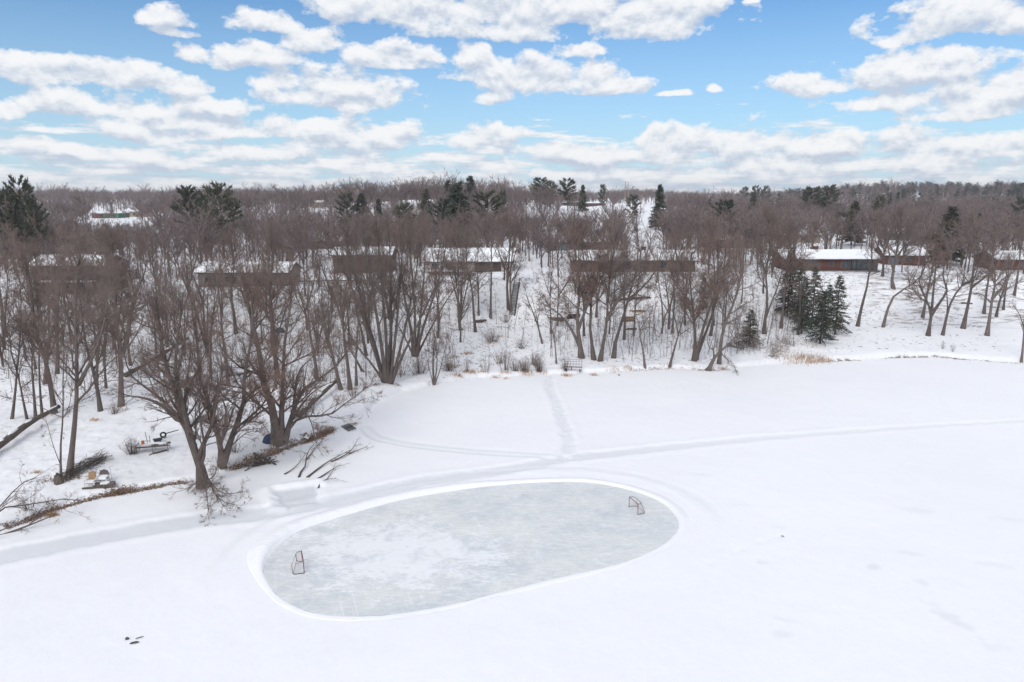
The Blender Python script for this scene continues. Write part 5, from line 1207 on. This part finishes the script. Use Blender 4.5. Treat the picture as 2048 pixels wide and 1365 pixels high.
# ------------------------------------------------------------------ stump, brush pile, slatted panel, tarps
b = G(118, 966); m_ = MB(); hh = [.9, .62, .8, 1.05, .7, .95, .75, 1.0]; n = 8
V = [(.42*math.cos(i*.785)*1.15, .42*math.sin(i*.785)*1.15, -.2) for i in range(n)]+[(.34*math.cos(i*.785), .34*math.sin(i*.785), hh[i]) for i in range(n)]+[(0, 0, .55)]
m_.add(V, [(i, (i+1) % n, n+(i+1) % n, n+i) for i in range(n)], [(n+i, n+(i+1) % n, 2*n) for i in range(n)])
tag(m_.build('stump', M['deadwood'], None, b, True), 'jagged old stump at the end of the brush pile', 'stump')
def heap(name, label, px0, px1, n, wid, hgt, mat, cat, lr=(.8, 2.6), rr_=(.012, .035)):
    a = G(*px0); c = G(*px1); mid = (a+c)/2; ax = (c-a); L = np.linalg.norm(ax[:2]); u = ax/np.linalg.norm(ax); v = np.array([-u[1], u[0], 0])
    t = rng.uniform(-.5, .5, n); s = rng.normal(size=n)*wid*.4; e = np.abs(rng.normal(size=n))
    env = np.maximum(0, 1-(np.abs(s)/wid)**1.5)*(1-(2*np.abs(t))**2*.55)
    p = mid-mid+u*(t*L)[:, None]+v*s[:, None]; p[:, 2] += rng.uniform(0, 1, n)*hgt*env
    d = nz(u*rng.choice([-1, 1], n)[:, None]*1.0+rng.normal(size=(n, 3))*np.array([.38, .38, .22])); l = rng.uniform(lr[0], lr[1], n)[:, None]
    p0 = p-d*l*.5; p1 = p+d*l*.5; zf = lambda q: np.maximum(q[:, 2], T(q[:, 0]+mid[0], q[:, 1]+mid[1])-mid[2]+.02)
    p0[:, 2] = zf(p0); p1[:, 2] = zf(p1)
    m_ = MB(); m_.cones(p0, p1, rng.uniform(rr_[0], rr_[1], n)); return tag(m_.build(name, M[mat], None, mid), label, cat)
heap('brush_pile', 'long heap of cut brush and branches beside the tall forked trunk', (128, 960), (205, 921), 360, .9, 1.1, 'brush', 'brush pile', (.8, 2.6), (.012, .032))
heap('brush_pile', 'loose fan of pale twigs spilling off the end of the long brush heap', (178, 934), (212, 913), 110, .7, 1.2, 'stem', 'brush pile', (.8, 2.0), (.006, .014))
heap('driftwood_pile', 'broken driftwood pile on the bank below the gnarled three-stemmed tree', (493, 935), (545, 925), 46, .55, .45, 'deadwood', 'driftwood', (.7, 2.6), (.03, .10))
def slat_panel():
    a = G(689, 852); c = G(706, 863); mid = (a+c)/2; o = thing('slatted_panel', 'black slatted panel lying tilted on the snow at the leaf bank', 'panel', mid+UP*.12)
    u = nz((c-a)*np.array([1, 1, 0])); v = np.array([-u[1], u[0], 0]); L = 1.15
    W_ = lambda x, y, z: u*x+v*y+UP*(z+.12*y)
    m_ = MB()
    for i in range(9):
        x = -L+2*L*i/8
        m_.add([W_(x+dx, y, z) for z in (0, .05) for y in (-.5, .5) for dx in (-.05, .05)], [(0, 2, 3, 1), (4, 5, 7, 6), (0, 1, 5, 4), (2, 6, 7, 3), (0, 4, 6, 2), (1, 3, 7, 5)])
    m_.build('slats', M['metal_dark'], o)
    for y in (-.52, .52): MB().bar(W_(-L-.05, y, .02), W_(L+.05, y, .02), .045, 5).build('rail', M['metal_dark'], o)
slat_panel()
def tarp(label, px, py, sx, sy, sz):
    b = G(px, py); n = 14; V = []; q = []
    for i in range(n+1):
        for j in range(n+1):
            u = i/n*2-1; v = j/n*2-1; r_ = min(1, (u*u+v*v)**.5); z = sz*max(0, 1-r_**2.2)**.6+.06*float(wob(u*3, v*3, 1, px))*(1-r_)-.05
            V.append((u*sx, v*sy, z))
    for i in range(n):
        for j in range(n): k = i*(n+1)+j; q.append((k, k+1, k+n+2, k+n+1))
    tag(mk('tarp', V, [np.array(q)[:, ::-1]], M['blue_tarp'], None, b, True), label, 'tarp', 'blue tarps')
tarp('blue tarp draped over a heap right behind the massive leaning tree', 541, 884, .95, .7, 1.1)
tarp('small faded blue tarp farther up the bank, behind the massive leaning tree', 560, 664, 1.0, .7, .9)

# ------------------------------------------------------------------ fallen logs
def log(label, px, w, mat='deadwood', lift=(.0, .0), gp='fallen logs'):
    pts = [G(x, y) for x, y in px]; a = pts[0]; n = len(pts); r = w/2*a[1]/F
    q = np.array([p-a+UP*(r*.7+lift[0]+(lift[1]-lift[0])*i/(n-1)) for i, p in enumerate(pts)])
    c = chain(q, 6); rad = np.linspace(r, r*.55, len(c))*(1+.08*np.array([float(wob(i*.7, 0, 1, w)) for i in range(len(c))]))
    o = thing('log', label, 'log', a, 0, gp)
    MB().tube(c, rad, 10).build('log_trunk', M[mat], o, None, True)
    s = MB(); k = int(len(c)*.6)
    stub = []
    for i in range(3):
        j = 3+i*max(1, (len(c)-6)//3); d = nz(rng.normal(size=3)+np.array([0, 0, 1.0])); s.bar(c[j], c[j]+d*(.5+.5*rng.random()), .05, 5, .02)
    s.build('branch_stub', M[mat], o)
    if w > 8:      # snow lodged along the upper side, in broken strips
        sn = MB(); i = 2
        while i < len(c)-4:
            m_ = int(rng.integers(2, 5)); pp = c[i:i+m_+1].copy(); pp[:, 2] += rad[i:i+m_+1]*.72; rr_ = rad[i:i+m_+1]*.55; rr_[0] *= .3; rr_[-1] *= .3
            sn.tube(pp, rr_, 6); i += m_+int(rng.integers(1, 4))
        sn.build('snow', M['snow_cap'], o, None, True)
    return o
log('thick mossy dark log slanting down the bank, the largest fallen trunk', [(-40, 928), (0, 904), (35, 880), (70, 858), (120, 832)], 20, lift=(.2, .9))
log('fallen trunk leaning on the slope behind the huge leaning tree', [(252, 757), (300, 731), (345, 706), (378, 688)], 11, lift=(.2, .8))
log('rough fallen trunk lying behind the massive leaning tree, pointing to the fan of stems', [(598, 836), (628, 812), (655, 790), (678, 771)], 13, lift=(.1, .8))
log('short russet fallen trunk between the huge tree and the slope log', [(361, 777), (380, 765), (398, 752)], 10, 'leaf', lift=(.1, .3))
log('slim log lying across the driftwood pile', [(508, 915), (530, 924), (552, 932)], 6, lift=(.35, .05))
log('thin grey log on the open slope beside the path to the stairs', [(948, 646), (962, 645), (972, 643)], 7)
log('dark log lying in the snow at the lawn slope between two leaning trees', [(1922, 608), (1932, 608), (1945, 609)], 4)
log('flat dark log by the stack of dark lumber', [(1228, 606), (1262, 601), (1300, 598)], 6, lift=(.3, .1))

# ------------------------------------------------------------------ cut branches lying on the ice
def cut_branch(label, spec, n1=.8, r0=2.0):
    st = []
    for k, s in enumerate(spec.split(';')):
        pts = [tuple(map(float, t.split(','))) for t in s.split()]
        q = np.array([P(x, y, .05)+UP*(.02+.10*i) for i, (x, y) in enumerate(pts)]); r = r0*q[0][1]/F*(1 if k == 0 else .6)
        st.append((q, r, .02))
    b = st[0][0][0]*np.array([1, 1, 0]); st = [(p-b, a, c) for p, a, c in st]
    (tv, tf), (cv, cf) = tree_mesh(st, n1=n1, up=.0, start=.5, flat=.03, dens=.7, nt=4, l1=.3, twig=.012)
    o = thing('cut_branch', label, 'branch', b, 0, 'cut branches on the ice'); mk('limb', tv, tf, M['deadwood'], o, None, True); mk('twigs', cv, cf, M['twig'], o)
cut_branch('thinnest curved branch on the ice, the one closest to the bank', "569,949 585,941 600,928 612,912", .8, 1.3)
cut_branch('forked branch with an S-bent butt lying on the ice', "598,955 603,944 611,936 613,920 620,905 635,890;613,920 630,900 648,880", .9, 2.2)
cut_branch('longest straight cut branch on the ice with a wide twiggy end', "615,956 635,941 662,924 685,914 700,907;662,924 680,918 702,905 715,885;698,908 715,903 735,897", 1.0, 2.6)
cut_branch('short straight cut branch with hardly any twigs on the ice', "629,963 650,951 668,941 680,936", .35, 2.6)
cut_branch('hook-shaped small branch nearest the cleared square on the ice', "637,977 640,970 648,965 660,964 672,964;650,965 660,952 668,942", .5, 1.8)
# overhanging limbs that enter the view at the near shore
def overhang():
    b = G(-62, 1075); spec = "-62,1090 -40,1080 0,1072 40,1058 90,1038 105,1032;0,1062 40,1046 70,1033 80,1022;-30,1040 0,1018 40,1012 85,1005 130,998 165,1003;-20,1030 10,1000 35,975 55,960 72,955;20,1085 55,1083 85,1074 97,1064"
    b = G(-75, 1100); st = []
    Y = b[1]-2
    for k, s in enumerate(spec.split(';')):
        pts = [tuple(map(float, t.split(','))) for t in s.split()]
        st.append((np.array([PD(x, y, Y+3+.8*i+.8*k) for i, (x, y) in enumerate(pts)]), .17 if k else .20, .04))
    t0 = st[0][0][0]; root = np.array([t0[0]-3.5, t0[1]-1, float(T(t0[0]-3.5, t0[1]-1))-.2])
    st.insert(0, (np.array([root, root+np.array([.3, .2, 2.2]), (root+t0)/2+UP*2.6, t0]), .32, .16))
    for k in (3, 4): j = st[k][0]; st[k] = (np.concatenate([[root+np.array([.6, .4, 2.4])], j]), .14, .03)
    j = st[5][0]; st[5] = (np.concatenate([[t0], j]), .1, .03); j = st[2][0]; st[2] = (np.concatenate([[t0], j]), .1, .03)
    plant_tree('bare_tree', 'bare tree rooted outside the view, its long low limbs reaching over the leafy bank', 'tree', root, st, 'bare trees along the lake shore', n1=.8, up=.03, start=.35, dens=.75)
overhang()

# ------------------------------------------------------------------ wheeled dock frame, lumber, timber, stairs, rail
def dock_cart():
    b = G(1146, 744); o = thing('dock_cart', 'rusty wheeled dock frame with a slanting lattice, parked on the shore', 'dock cart', b, R(-6)); w = 1.45
    for s in (-1, 1):
        wl = MB(); wl.bar((s*w*.8-.09, 0, .26), (s*w*.8+.09, 0, .26), .28, 14); wo = wl.build('wheel', M['rubber'], o)
        MB().bar((s*w*.8-.10, 0, .26), (s*w*.8+.10, 0, .26), .12, 10).build('rim', M['metal_grey'], wo)
        for y in (0, 1.9): MB().bar((s*w, y, .15), (s*w, y, 1.75), .04, 5).build('post', M['metal_grey'], o)
    m_ = MB(); m_.bar((-w*1.05, 0, .82), (w*1.05, 0, .78), .06); m_.bar((-w*1.05, 0, .30), (w*1.05, 0, .30), .045); m_.build('beam', M['goal_red'], o)
    m_ = MB()
    for y, z in ((0, .95), (.65, 1.2), (1.3, 1.45), (1.95, 1.7)): m_.bar((-w, y, z), (w, y, z), .035, 5)
    for x in np.linspace(-w, w, 7): m_.bar((x, 0, .93), (x, 1.97, 1.69), .03, 5)
    m_.build('lattice', M['metal_grey'], o)
    MB().bar((-w*.2, .02, .3), (-w*.15, .02, .9), .07).build('winch', M['metal_dark'], o)
dock_cart()
def lumber(label, px, py, w, n, mats, rz, gp=None, nm='lumber_stack'):
    b = G(px, py); o = thing(nm, label, 'lumber', b, rz, gp); L = w*b[1]/F/2
    for k in range(n):
        z = .0+.2*(k//2); y = .35*(k % 2)-.2+.06*rng.normal(); x = rng.uniform(-.35, .35)
        MB().box(-L*rng.uniform(.75, 1)+x, L*rng.uniform(.75, 1)+x, y, y+.3, z-.1 if k < 2 else z+.003, z+.19).build('board', M[mats[k % len(mats)]], o)
    MB().box(-L*.8, L*.7, -.2, .4, .2*((n+1)//2)+.0, .2*((n+1)//2)+.09).build('snow', M['snow_cap'], o)
lumber('stack of dark snow-topped lumber on the slope foot beyond the wheeled frame', 1112, 642, 36, 7, ['weathered', 'dark_wall'], R(-4))
lumber('shorter dark lumber stack next to the longer snow-topped one', 1146, 637, 26, 9, ['dark_wall', 'brown_wall'], R(6))
lumber('tan timber stack topped by loose boards between leaning trunks', 1256, 644, 28, 12, ['tan_wood', 'tan_wood', 'weathered'], R(8))
lumber('grey boards stacked low just below the tan timber stack', 1262, 660, 22, 4, ['weathered', 'grey_wall'], R(-5))
lumber('loose brown planks lying upslope of the tan timber stack', 1276, 624, 34, 3, ['tan_wood', 'weathered'], R(14))
def stairs(label, p0, p1, w, n, sunk=.0):
    a = G(*p0); c = G(*p1); o = thing('stairs', label, 'stairs', a, 0, 'stairs on the bluff'); d = c-a; h = nz(d*np.array([1, 1, 0])); s_ = np.array([h[1], -h[0], 0])
    for sg in (-1, 1):
        p = [s_*sg*w/2+UP*.1, s_*sg*w/2+d*.5+UP*.35, s_*sg*w/2+d+UP*.35]
        MB().tube(p, [.13]*3, 4).build('stringer', M['dark_wall'], o)
        r_ = MB(); r_.tube([q+UP*.95 for q in p], [.045]*3, 5)
        for t in np.linspace(0, 1, 6): q = s_*sg*w/2+d*t+UP*.2; r_.bar(q, q+UP*1.0, .045, 5)
        r_.build('handrail', M['deadwood'], o)
    for i in range(n):
        t = (i+.5)/n; q = d*t+UP*(.35+.05*math.sin(t*3.1)); f = h*.17; V = [q+s_*sx*w/2+f*sy+UP*sz for sz in (0, .09) for sy in (-1, 1) for sx in (-1, 1)]
        td = MB().add(V, [(0, 2, 3, 1), (4, 5, 7, 6), (0, 1, 5, 4), (2, 6, 7, 3), (0, 4, 6, 2), (1, 3, 7, 5)]).build('tread', M['weathered'], o)
        V2 = [v+UP*(.093 if k < 4 else .075)*1.0+UP*(0 if k < 4 else 0.0) for k, v in enumerate(V)]
        V2 = [q+s_*sx*w/2*.96+f*.9*sy+UP*sz for sz in (.094, .16) for sy in (-1, 1) for sx in (-1, 1)]
        MB().add(V2, [(0, 2, 3, 1), (4, 5, 7, 6), (0, 1, 5, 4), (2, 6, 7, 3), (0, 4, 6, 2), (1, 3, 7, 5)]).build('snow', M['snow_cap'], td)
stairs('long wooden stairs with snowy treads climbing the bluff above the footpath', (1024, 633), (1034, 568), 1.15, 22)
stairs('wooden stairs half hidden behind the fan of stems', (692, 622), (697, 586), 1.15, 14)
def rail(label, pts, h, nm='garden_fence'):
    g = [G(*p) for p in pts]; a = g[0]; o = thing(nm, label, 'fence', a, 0, 'fences on the bluff')
    b_ = MB()
    for p, q in zip(g[:-1], g[1:]): b_.bar(p-a+UP*h, q-a+UP*h, .14, 4); b_.bar(p-a+UP*h*.55, q-a+UP*h*.55, .07, 4)
    b_.build('rail', M['dark_wall'], o)
    for p, q in zip(g[:-1], g[1:]):
        n = max(2, int(np.linalg.norm(q-p)/2.4))
        for i in range(n): s = p+(q-p)*i/n-a; MB().bar(s-UP*.4, s+UP*h, .09, 4).build('post', M['dark_wall'], o)
rail('dark timber guard rail along the bluff edge below the brown house', [(598, 572), (650, 571), (745, 570)], 1.0)
rail('reddish low rail on the bluff edge below the widest white roof', [(862, 556), (905, 556), (952, 555)], .8)
# ------------------------------------------------------------------ small dark lumps on the lake
def lump(nm, label, px, py, s, mat, cat, rz=0):
    b = P(px, py, 0.0); b[2] = .02; m_ = MB(); n = 9; V = []; q = []
    for j, (rr_, z) in enumerate([(1, -.3), (1.0, .15), (.7, .6), (.2, .8)]):
        for i in range(n): th = i*2*math.pi/n; k = 1+.22*float(vn(np.array(i*1.7+px), np.array(j*1.3+py))); V.append((rr_*k*s[0]*math.cos(th), rr_*k*s[1]*math.sin(th), z*s[2]))
    for j in range(3):
        for i in range(n): q.append((j*n+i, j*n+(i+1) % n, (j+1)*n+(i+1) % n, (j+1)*n+i))
    V.append((0, 0, .85*s[2])); t = [(3*n+i, 3*n+(i+1) % n, 4*n) for i in range(n)]
    m_.add(V, q, t); o = m_.build(nm, M[mat], None, b, True); o.rotation_euler = (0, 0, rz); return tag(o, label, cat)
lump('rock', 'small round dark rock on the open snow, beside two dark sticks', 254, 1278, (.13, .10, .13), 'rock', 'rock')
lump('stick', 'thicker dark piece of wood lying by the round rock on the open snow', 269, 1286, (.30, .08, .09), 'rock', 'stick', R(20))
lump('stick', 'thin dark sliver of wood pointing away from the round rock on the snow', 279, 1276, (.26, .03, .05), 'rock', 'stick', R(32))
lump('ice_chunk', 'small grey ice chunk at the end of the faint footprint trail', 1565, 1073, (.14, .07, .05), 'metal_grey', 'ice chunk', R(-15))
lump('rock', 'little dark stone on the snow off the shore past the touching pair of trunks', 1238, 751, (.2, .16, .15), 'rock', 'rock')
lump('stone', 'lone dark pebble on the snow below the plank table', 212, 988, (.10, .08, .10), 'rock', 'rock')
for o_ in bpy.data.objects:
    if o_.name.startswith('stone') or (o_.get('label') or '').startswith(('little dark stone',)): o_.location.z += float(T(o_.location.x, o_.location.y)) if T(o_.location.x, o_.location.y) > .3 else 0

# ------------------------------------------------------------------ shrubs
def shrub(name, label, px, py, h, w, n, mat='stem', lean=0.0, group='shrubs', cat='shrub', b=None):
    b = G(px, py) if b is None else b; k = b[1]/F; H = h*k; W_ = w*k/2
    a = rng.uniform(0, 6.28, n); s = rng.uniform(0, 1, n)**.7
    p0 = np.stack([np.cos(a)*s*W_*.35, np.sin(a)*s*W_*.35, np.full(n, -.05)], -1)
    hh = H*(1-.35*s)*rng.uniform(.65, 1.05, n)
    p1 = np.stack([np.cos(a)*s*W_*1.0+lean*hh, np.sin(a)*s*W_, hh], -1)
    m_ = MB(); m_.cones(p0, p1, np.full(n, .014+.003*H)); base_o = thing(name, label, cat, b, 0, group); m_.build('stems', M[mat], base_o)
    m = n*5; j = rng.integers(0, n, m); f = rng.uniform(.25, 1, m)[:, None]; q = p0[j]+(p1[j]-p0[j])*f
    d = nz(nz(p1[j]-p0[j])*.8+rng.normal(size=(m, 3))*.5); c = MB(); c.cones(q, q+d*(H*rng.uniform(.12, .32, m))[:, None], np.full(m, .009))
    m2 = m*2; jj = rng.integers(0, m, m2); q2 = q[jj]+d[jj]*(H*.15*rng.uniform(0, 1, m2))[:, None]; d2 = nz(d[jj]+rng.normal(size=(m2, 3))*.7); c.cones(q2, q2+d2*(H*rng.uniform(.06, .16, m2))[:, None], np.full(m2, .007))
    c.build('crown', M['twig'], base_o)
for sp_ in [('round twiggy bush beside the old dock section', 264, 908, 42, 52, 60), ('red-stemmed thicket at the shore next to the footpath', 1078, 744, 44, 34, 60), ('dense dark thicket just before the red-stemmed one', 1050, 744, 38, 36, 60),
            ('tall wispy willow shrub in the shore grasses', 1010, 742, 62, 44, 26), ('sparse wispy stems behind the straw tufts at the shore', 972, 742, 40, 40, 20), ('low brown bush heaped in the clearing below the stairs', 985, 684, 34, 54, 70),
            ('small dry bush on the flat halfway to the stairs', 1043, 697, 26, 38, 36), ('scraggly bush at the foot of the long stairs', 1010, 645, 24, 50, 36), ('little bush with a single dark stem by the straw tufts', 934, 744, 34, 18, 16),
            ('thick brown scrub behind the small dark multi-stemmed tree', 838, 748, 50, 80, 60), ('russet brush patch at the shore beside the small dark tree', 896, 742, 26, 44, 70), ('bushy scrub at the foot of the fan of stems', 800, 752, 60, 70, 40),
            ('pair of thin shrubs on the open lawn by the shoreline', 1886, 698, 20, 20, 10), ('reddish shrub clump midway along the shore grasses', 1030, 742, 34, 36, 46), ('brown twiggy shrub behind the red-stemmed thicket', 1066, 730, 34, 44, 40), ('wiry red-brown shrub behind the tall wispy willow', 1000, 728, 40, 40, 30), ('tiny bare shrub on the lawn, nearer the shoreline than its twin', 1906, 704, 22, 18, 9), ('twiggy bush around the wheeled dock frame', 1130, 742, 34, 36, 30),
            ('dry brush at the slope foot past the small round spruce', 1578, 690, 26, 60, 40), ('low tangle of twigs at the foot of the gnarled tree', 470, 905, 30, 60, 36), ('sparse shrub at the clump of three trunks', 706, 792, 34, 60, 40),
            ('reddish brush on the flat behind the massive leaning tree', 640, 762, 50, 70, 50), ('brown scrub behind the stout trunk and dock section', 228, 828, 30, 36, 30), ('pale twiggy sapling clump at the bank under the overhanging limbs', 60, 1020, 60, 60, 22)]:
    shrub('shrub', *sp_)

# ------------------------------------------------------------------ leaf litter, straw tufts, slope debris (uncountable)
def leaves(n_per, bands, name, mat, size, zl=.03, up=.35):
    Q = []
    for (pts, w, n) in bands:
        L = np.array([G(x, y)[:2] for x, y in pts]); seg = rng.integers(0, len(L)-1, n*n_per); t = rng.uniform(0, 1, n*n_per)[:, None]
        p = L[seg]+(L[seg+1]-L[seg])*t+rng.normal(size=(n*n_per, 2))*w*.5
        cl = vn(p[:, 0]*1.3, p[:, 1]*1.3) > -.62; Q.append(p[cl])
    p = np.concatenate(Q); z = T(p[:, 0], p[:, 1]); N = len(p)
    c = np.stack([p[:, 0], p[:, 1], z+rng.uniform(.01, zl, N)], -1)
    a = nz(rng.normal(size=(N, 3))*np.array([1, 1, up])); b = nz(np.cross(a, nz(UP+rng.normal(size=(N, 3))*up))); s = rng.uniform(.5, 1.4, (N, 1))*size
    V = np.stack([c-a*s, c+b*s*.45, c+a*s, c-b*s*.45], 1).reshape(-1, 3); q = np.arange(N*4).reshape(-1, 4)
    return tag(mk(name, V, [q], M[mat]), kind='stuff')
leaves(1, [([(-20, 1072), (0, 1060), (60, 1040), (100, 1022), (150, 1008), (200, 994), (250, 985), (290, 978), (340, 970), (378, 966)], .36, 3000), ([(60, 1038), (120, 1014)], .9, 500), ([(215, 990), (262, 982)], .7, 700),
           ([(462, 938), (500, 922), (540, 908), (565, 900), (600, 885), (640, 873), (672, 858)], .7, 4000), ([(610, 884), (660, 865)], .8, 1800), ([(695, 858), (712, 846)], .7, 500), ([(633, 848), (638, 860)], .4, 120), ([(605, 868), (612, 872)], .5, 160),
           ([(1385, 740), (1420, 742), (1450, 739)], .8, 420), ([(1640, 724), (1690, 721), (1720, 722)], .5, 900), ([(1770, 718), (1800, 714), (1860, 713)], .35, 800), ([(1860, 713), (1920, 719), (2010, 726)], .2, 500), ([(2010, 726), (2045, 727)], .5, 90),
           ([(1265, 741), (1310, 738), (1345, 736)], .5, 240), ([(890, 752), (935, 720)], 1.2, 160), ([(820, 772), (900, 762), (1000, 752)], 1.0, 130), ([(100, 963), (150, 955), (190, 945)], .9, 500), ([(745, 770), (800, 770)], .7, 420)], 'leaf_litter', 'leaf', .10)
def tufts(spots, name, mat):
    P0 = []; P1 = []
    for px, py, w, h, n in spots:
        b = G(px, py); k = b[1]/F
        p = np.stack([b[0]+rng.normal(size=n)*w*k*.4, b[1]+rng.normal(size=n)*w*k*.25, np.zeros(n)], -1); p[:, 2] = T(p[:, 0], p[:, 1])-.03
        d = nz(rng.normal(size=(n, 3))*np.array([.45, .45, .1])+UP); P0.append(p); P1.append(p+d*(h*k*rng.uniform(.5, 1.1, n))[:, None])
    m_ = MB(); p0 = np.concatenate(P0); m_.cones(p0, np.concatenate(P1), np.full(len(p0), .022)); tag(m_.build(name, M[mat]), kind='stuff')
tufts([(936, 708, 14, 8, 110), (912, 715, 12, 7, 70), (898, 718, 10, 5, 40), (940, 745, 24, 9, 170), (915, 752, 16, 8, 100), (905, 735, 20, 10, 110), (968, 745, 14, 8, 60), (1010, 746, 16, 8, 70), (1055, 746, 22, 9, 140), (1085, 744, 14, 8, 70), (990, 756, 14, 6, 60), (1012, 758, 8, 6, 40),
       (1135, 752, 20, 9, 90), (1188, 752, 12, 9, 60), (1258, 738, 14, 8, 60), (1447, 738, 12, 6, 70), (985, 688, 30, 8, 80), (1000, 674, 26, 8, 60), (105, 1032, 14, 10, 260), (72, 946, 14, 8, 60), (190, 842, 16, 10, 60), (238, 822, 18, 7, 60), (335, 805, 16, 10, 60), (437, 792, 14, 8, 60), (426, 795, 10, 6, 40),
       (1595, 720, 60, 16, 260), (1625, 722, 40, 14, 240), (1650, 722, 26, 10, 120), (1560, 700, 50, 12, 100), (1620, 690, 40, 6, 80), (1330, 735, 30, 6, 60), (1370, 738, 30, 5, 60), (1230, 742, 30, 8, 60)], 'dead_grass', 'straw')
def debris():
    N = 70000; x = rng.uniform(-118, 100, N); to = np.interp(x, TOEX, TOEY); tp = np.interp(x, TOEX, TOPY); y = to-30+rng.uniform(0, 1, N)*(tp-to+34)
    cl = vn(x*.35+5, y*.35)+.6*vn(x*1.1, y*1.1+9); onsl = (y > to-3); px = 1024+F*x/(y*cs+20*sn)
    k = (inland(x, y) > 3) & (rng.uniform(0, 1, N) < np.where(onsl, .75, .22)*np.clip(.45+cl*.9, 0, 1)) & ~((px > 1600) & (rng.uniform(0, 1, N) < .45))
    x, y = x[k], y[k]; N = len(x); c = np.stack([x, y, T(x, y)+.03], -1); a = nz(rng.normal(size=(N, 3))*np.array([1, 1, .25])); L = rng.uniform(.06, .5, N)[:, None]
    m_ = MB(); m_.cones(c-a*L, c+a*L+UP*.02, rng.uniform(.02, .06, N)); tag(m_.build('slope_debris', M['deadwood']), kind='stuff')
debris()
# ------------------------------------------------------------------ the air: a little winter haze over everything
def air():
    m, nt, b = newmat('winter_air'); nt.nodes.remove(b)
    v = nt.nodes.new('ShaderNodeVolumePrincipled'); v.inputs['Density'].default_value = .00013; v.inputs['Color'].default_value = (.90, .93, 1, 1); v.inputs['Anisotropy'].default_value = .1
    nt.links.new(v.outputs[0], [n for n in nt.nodes if n.type == 'OUTPUT_MATERIAL'][0].inputs['Volume'])
    tag(MB().box(-3500, 3500, -120, 3700, -1.6, 66).build('haze', m), kind='stuff')
air()
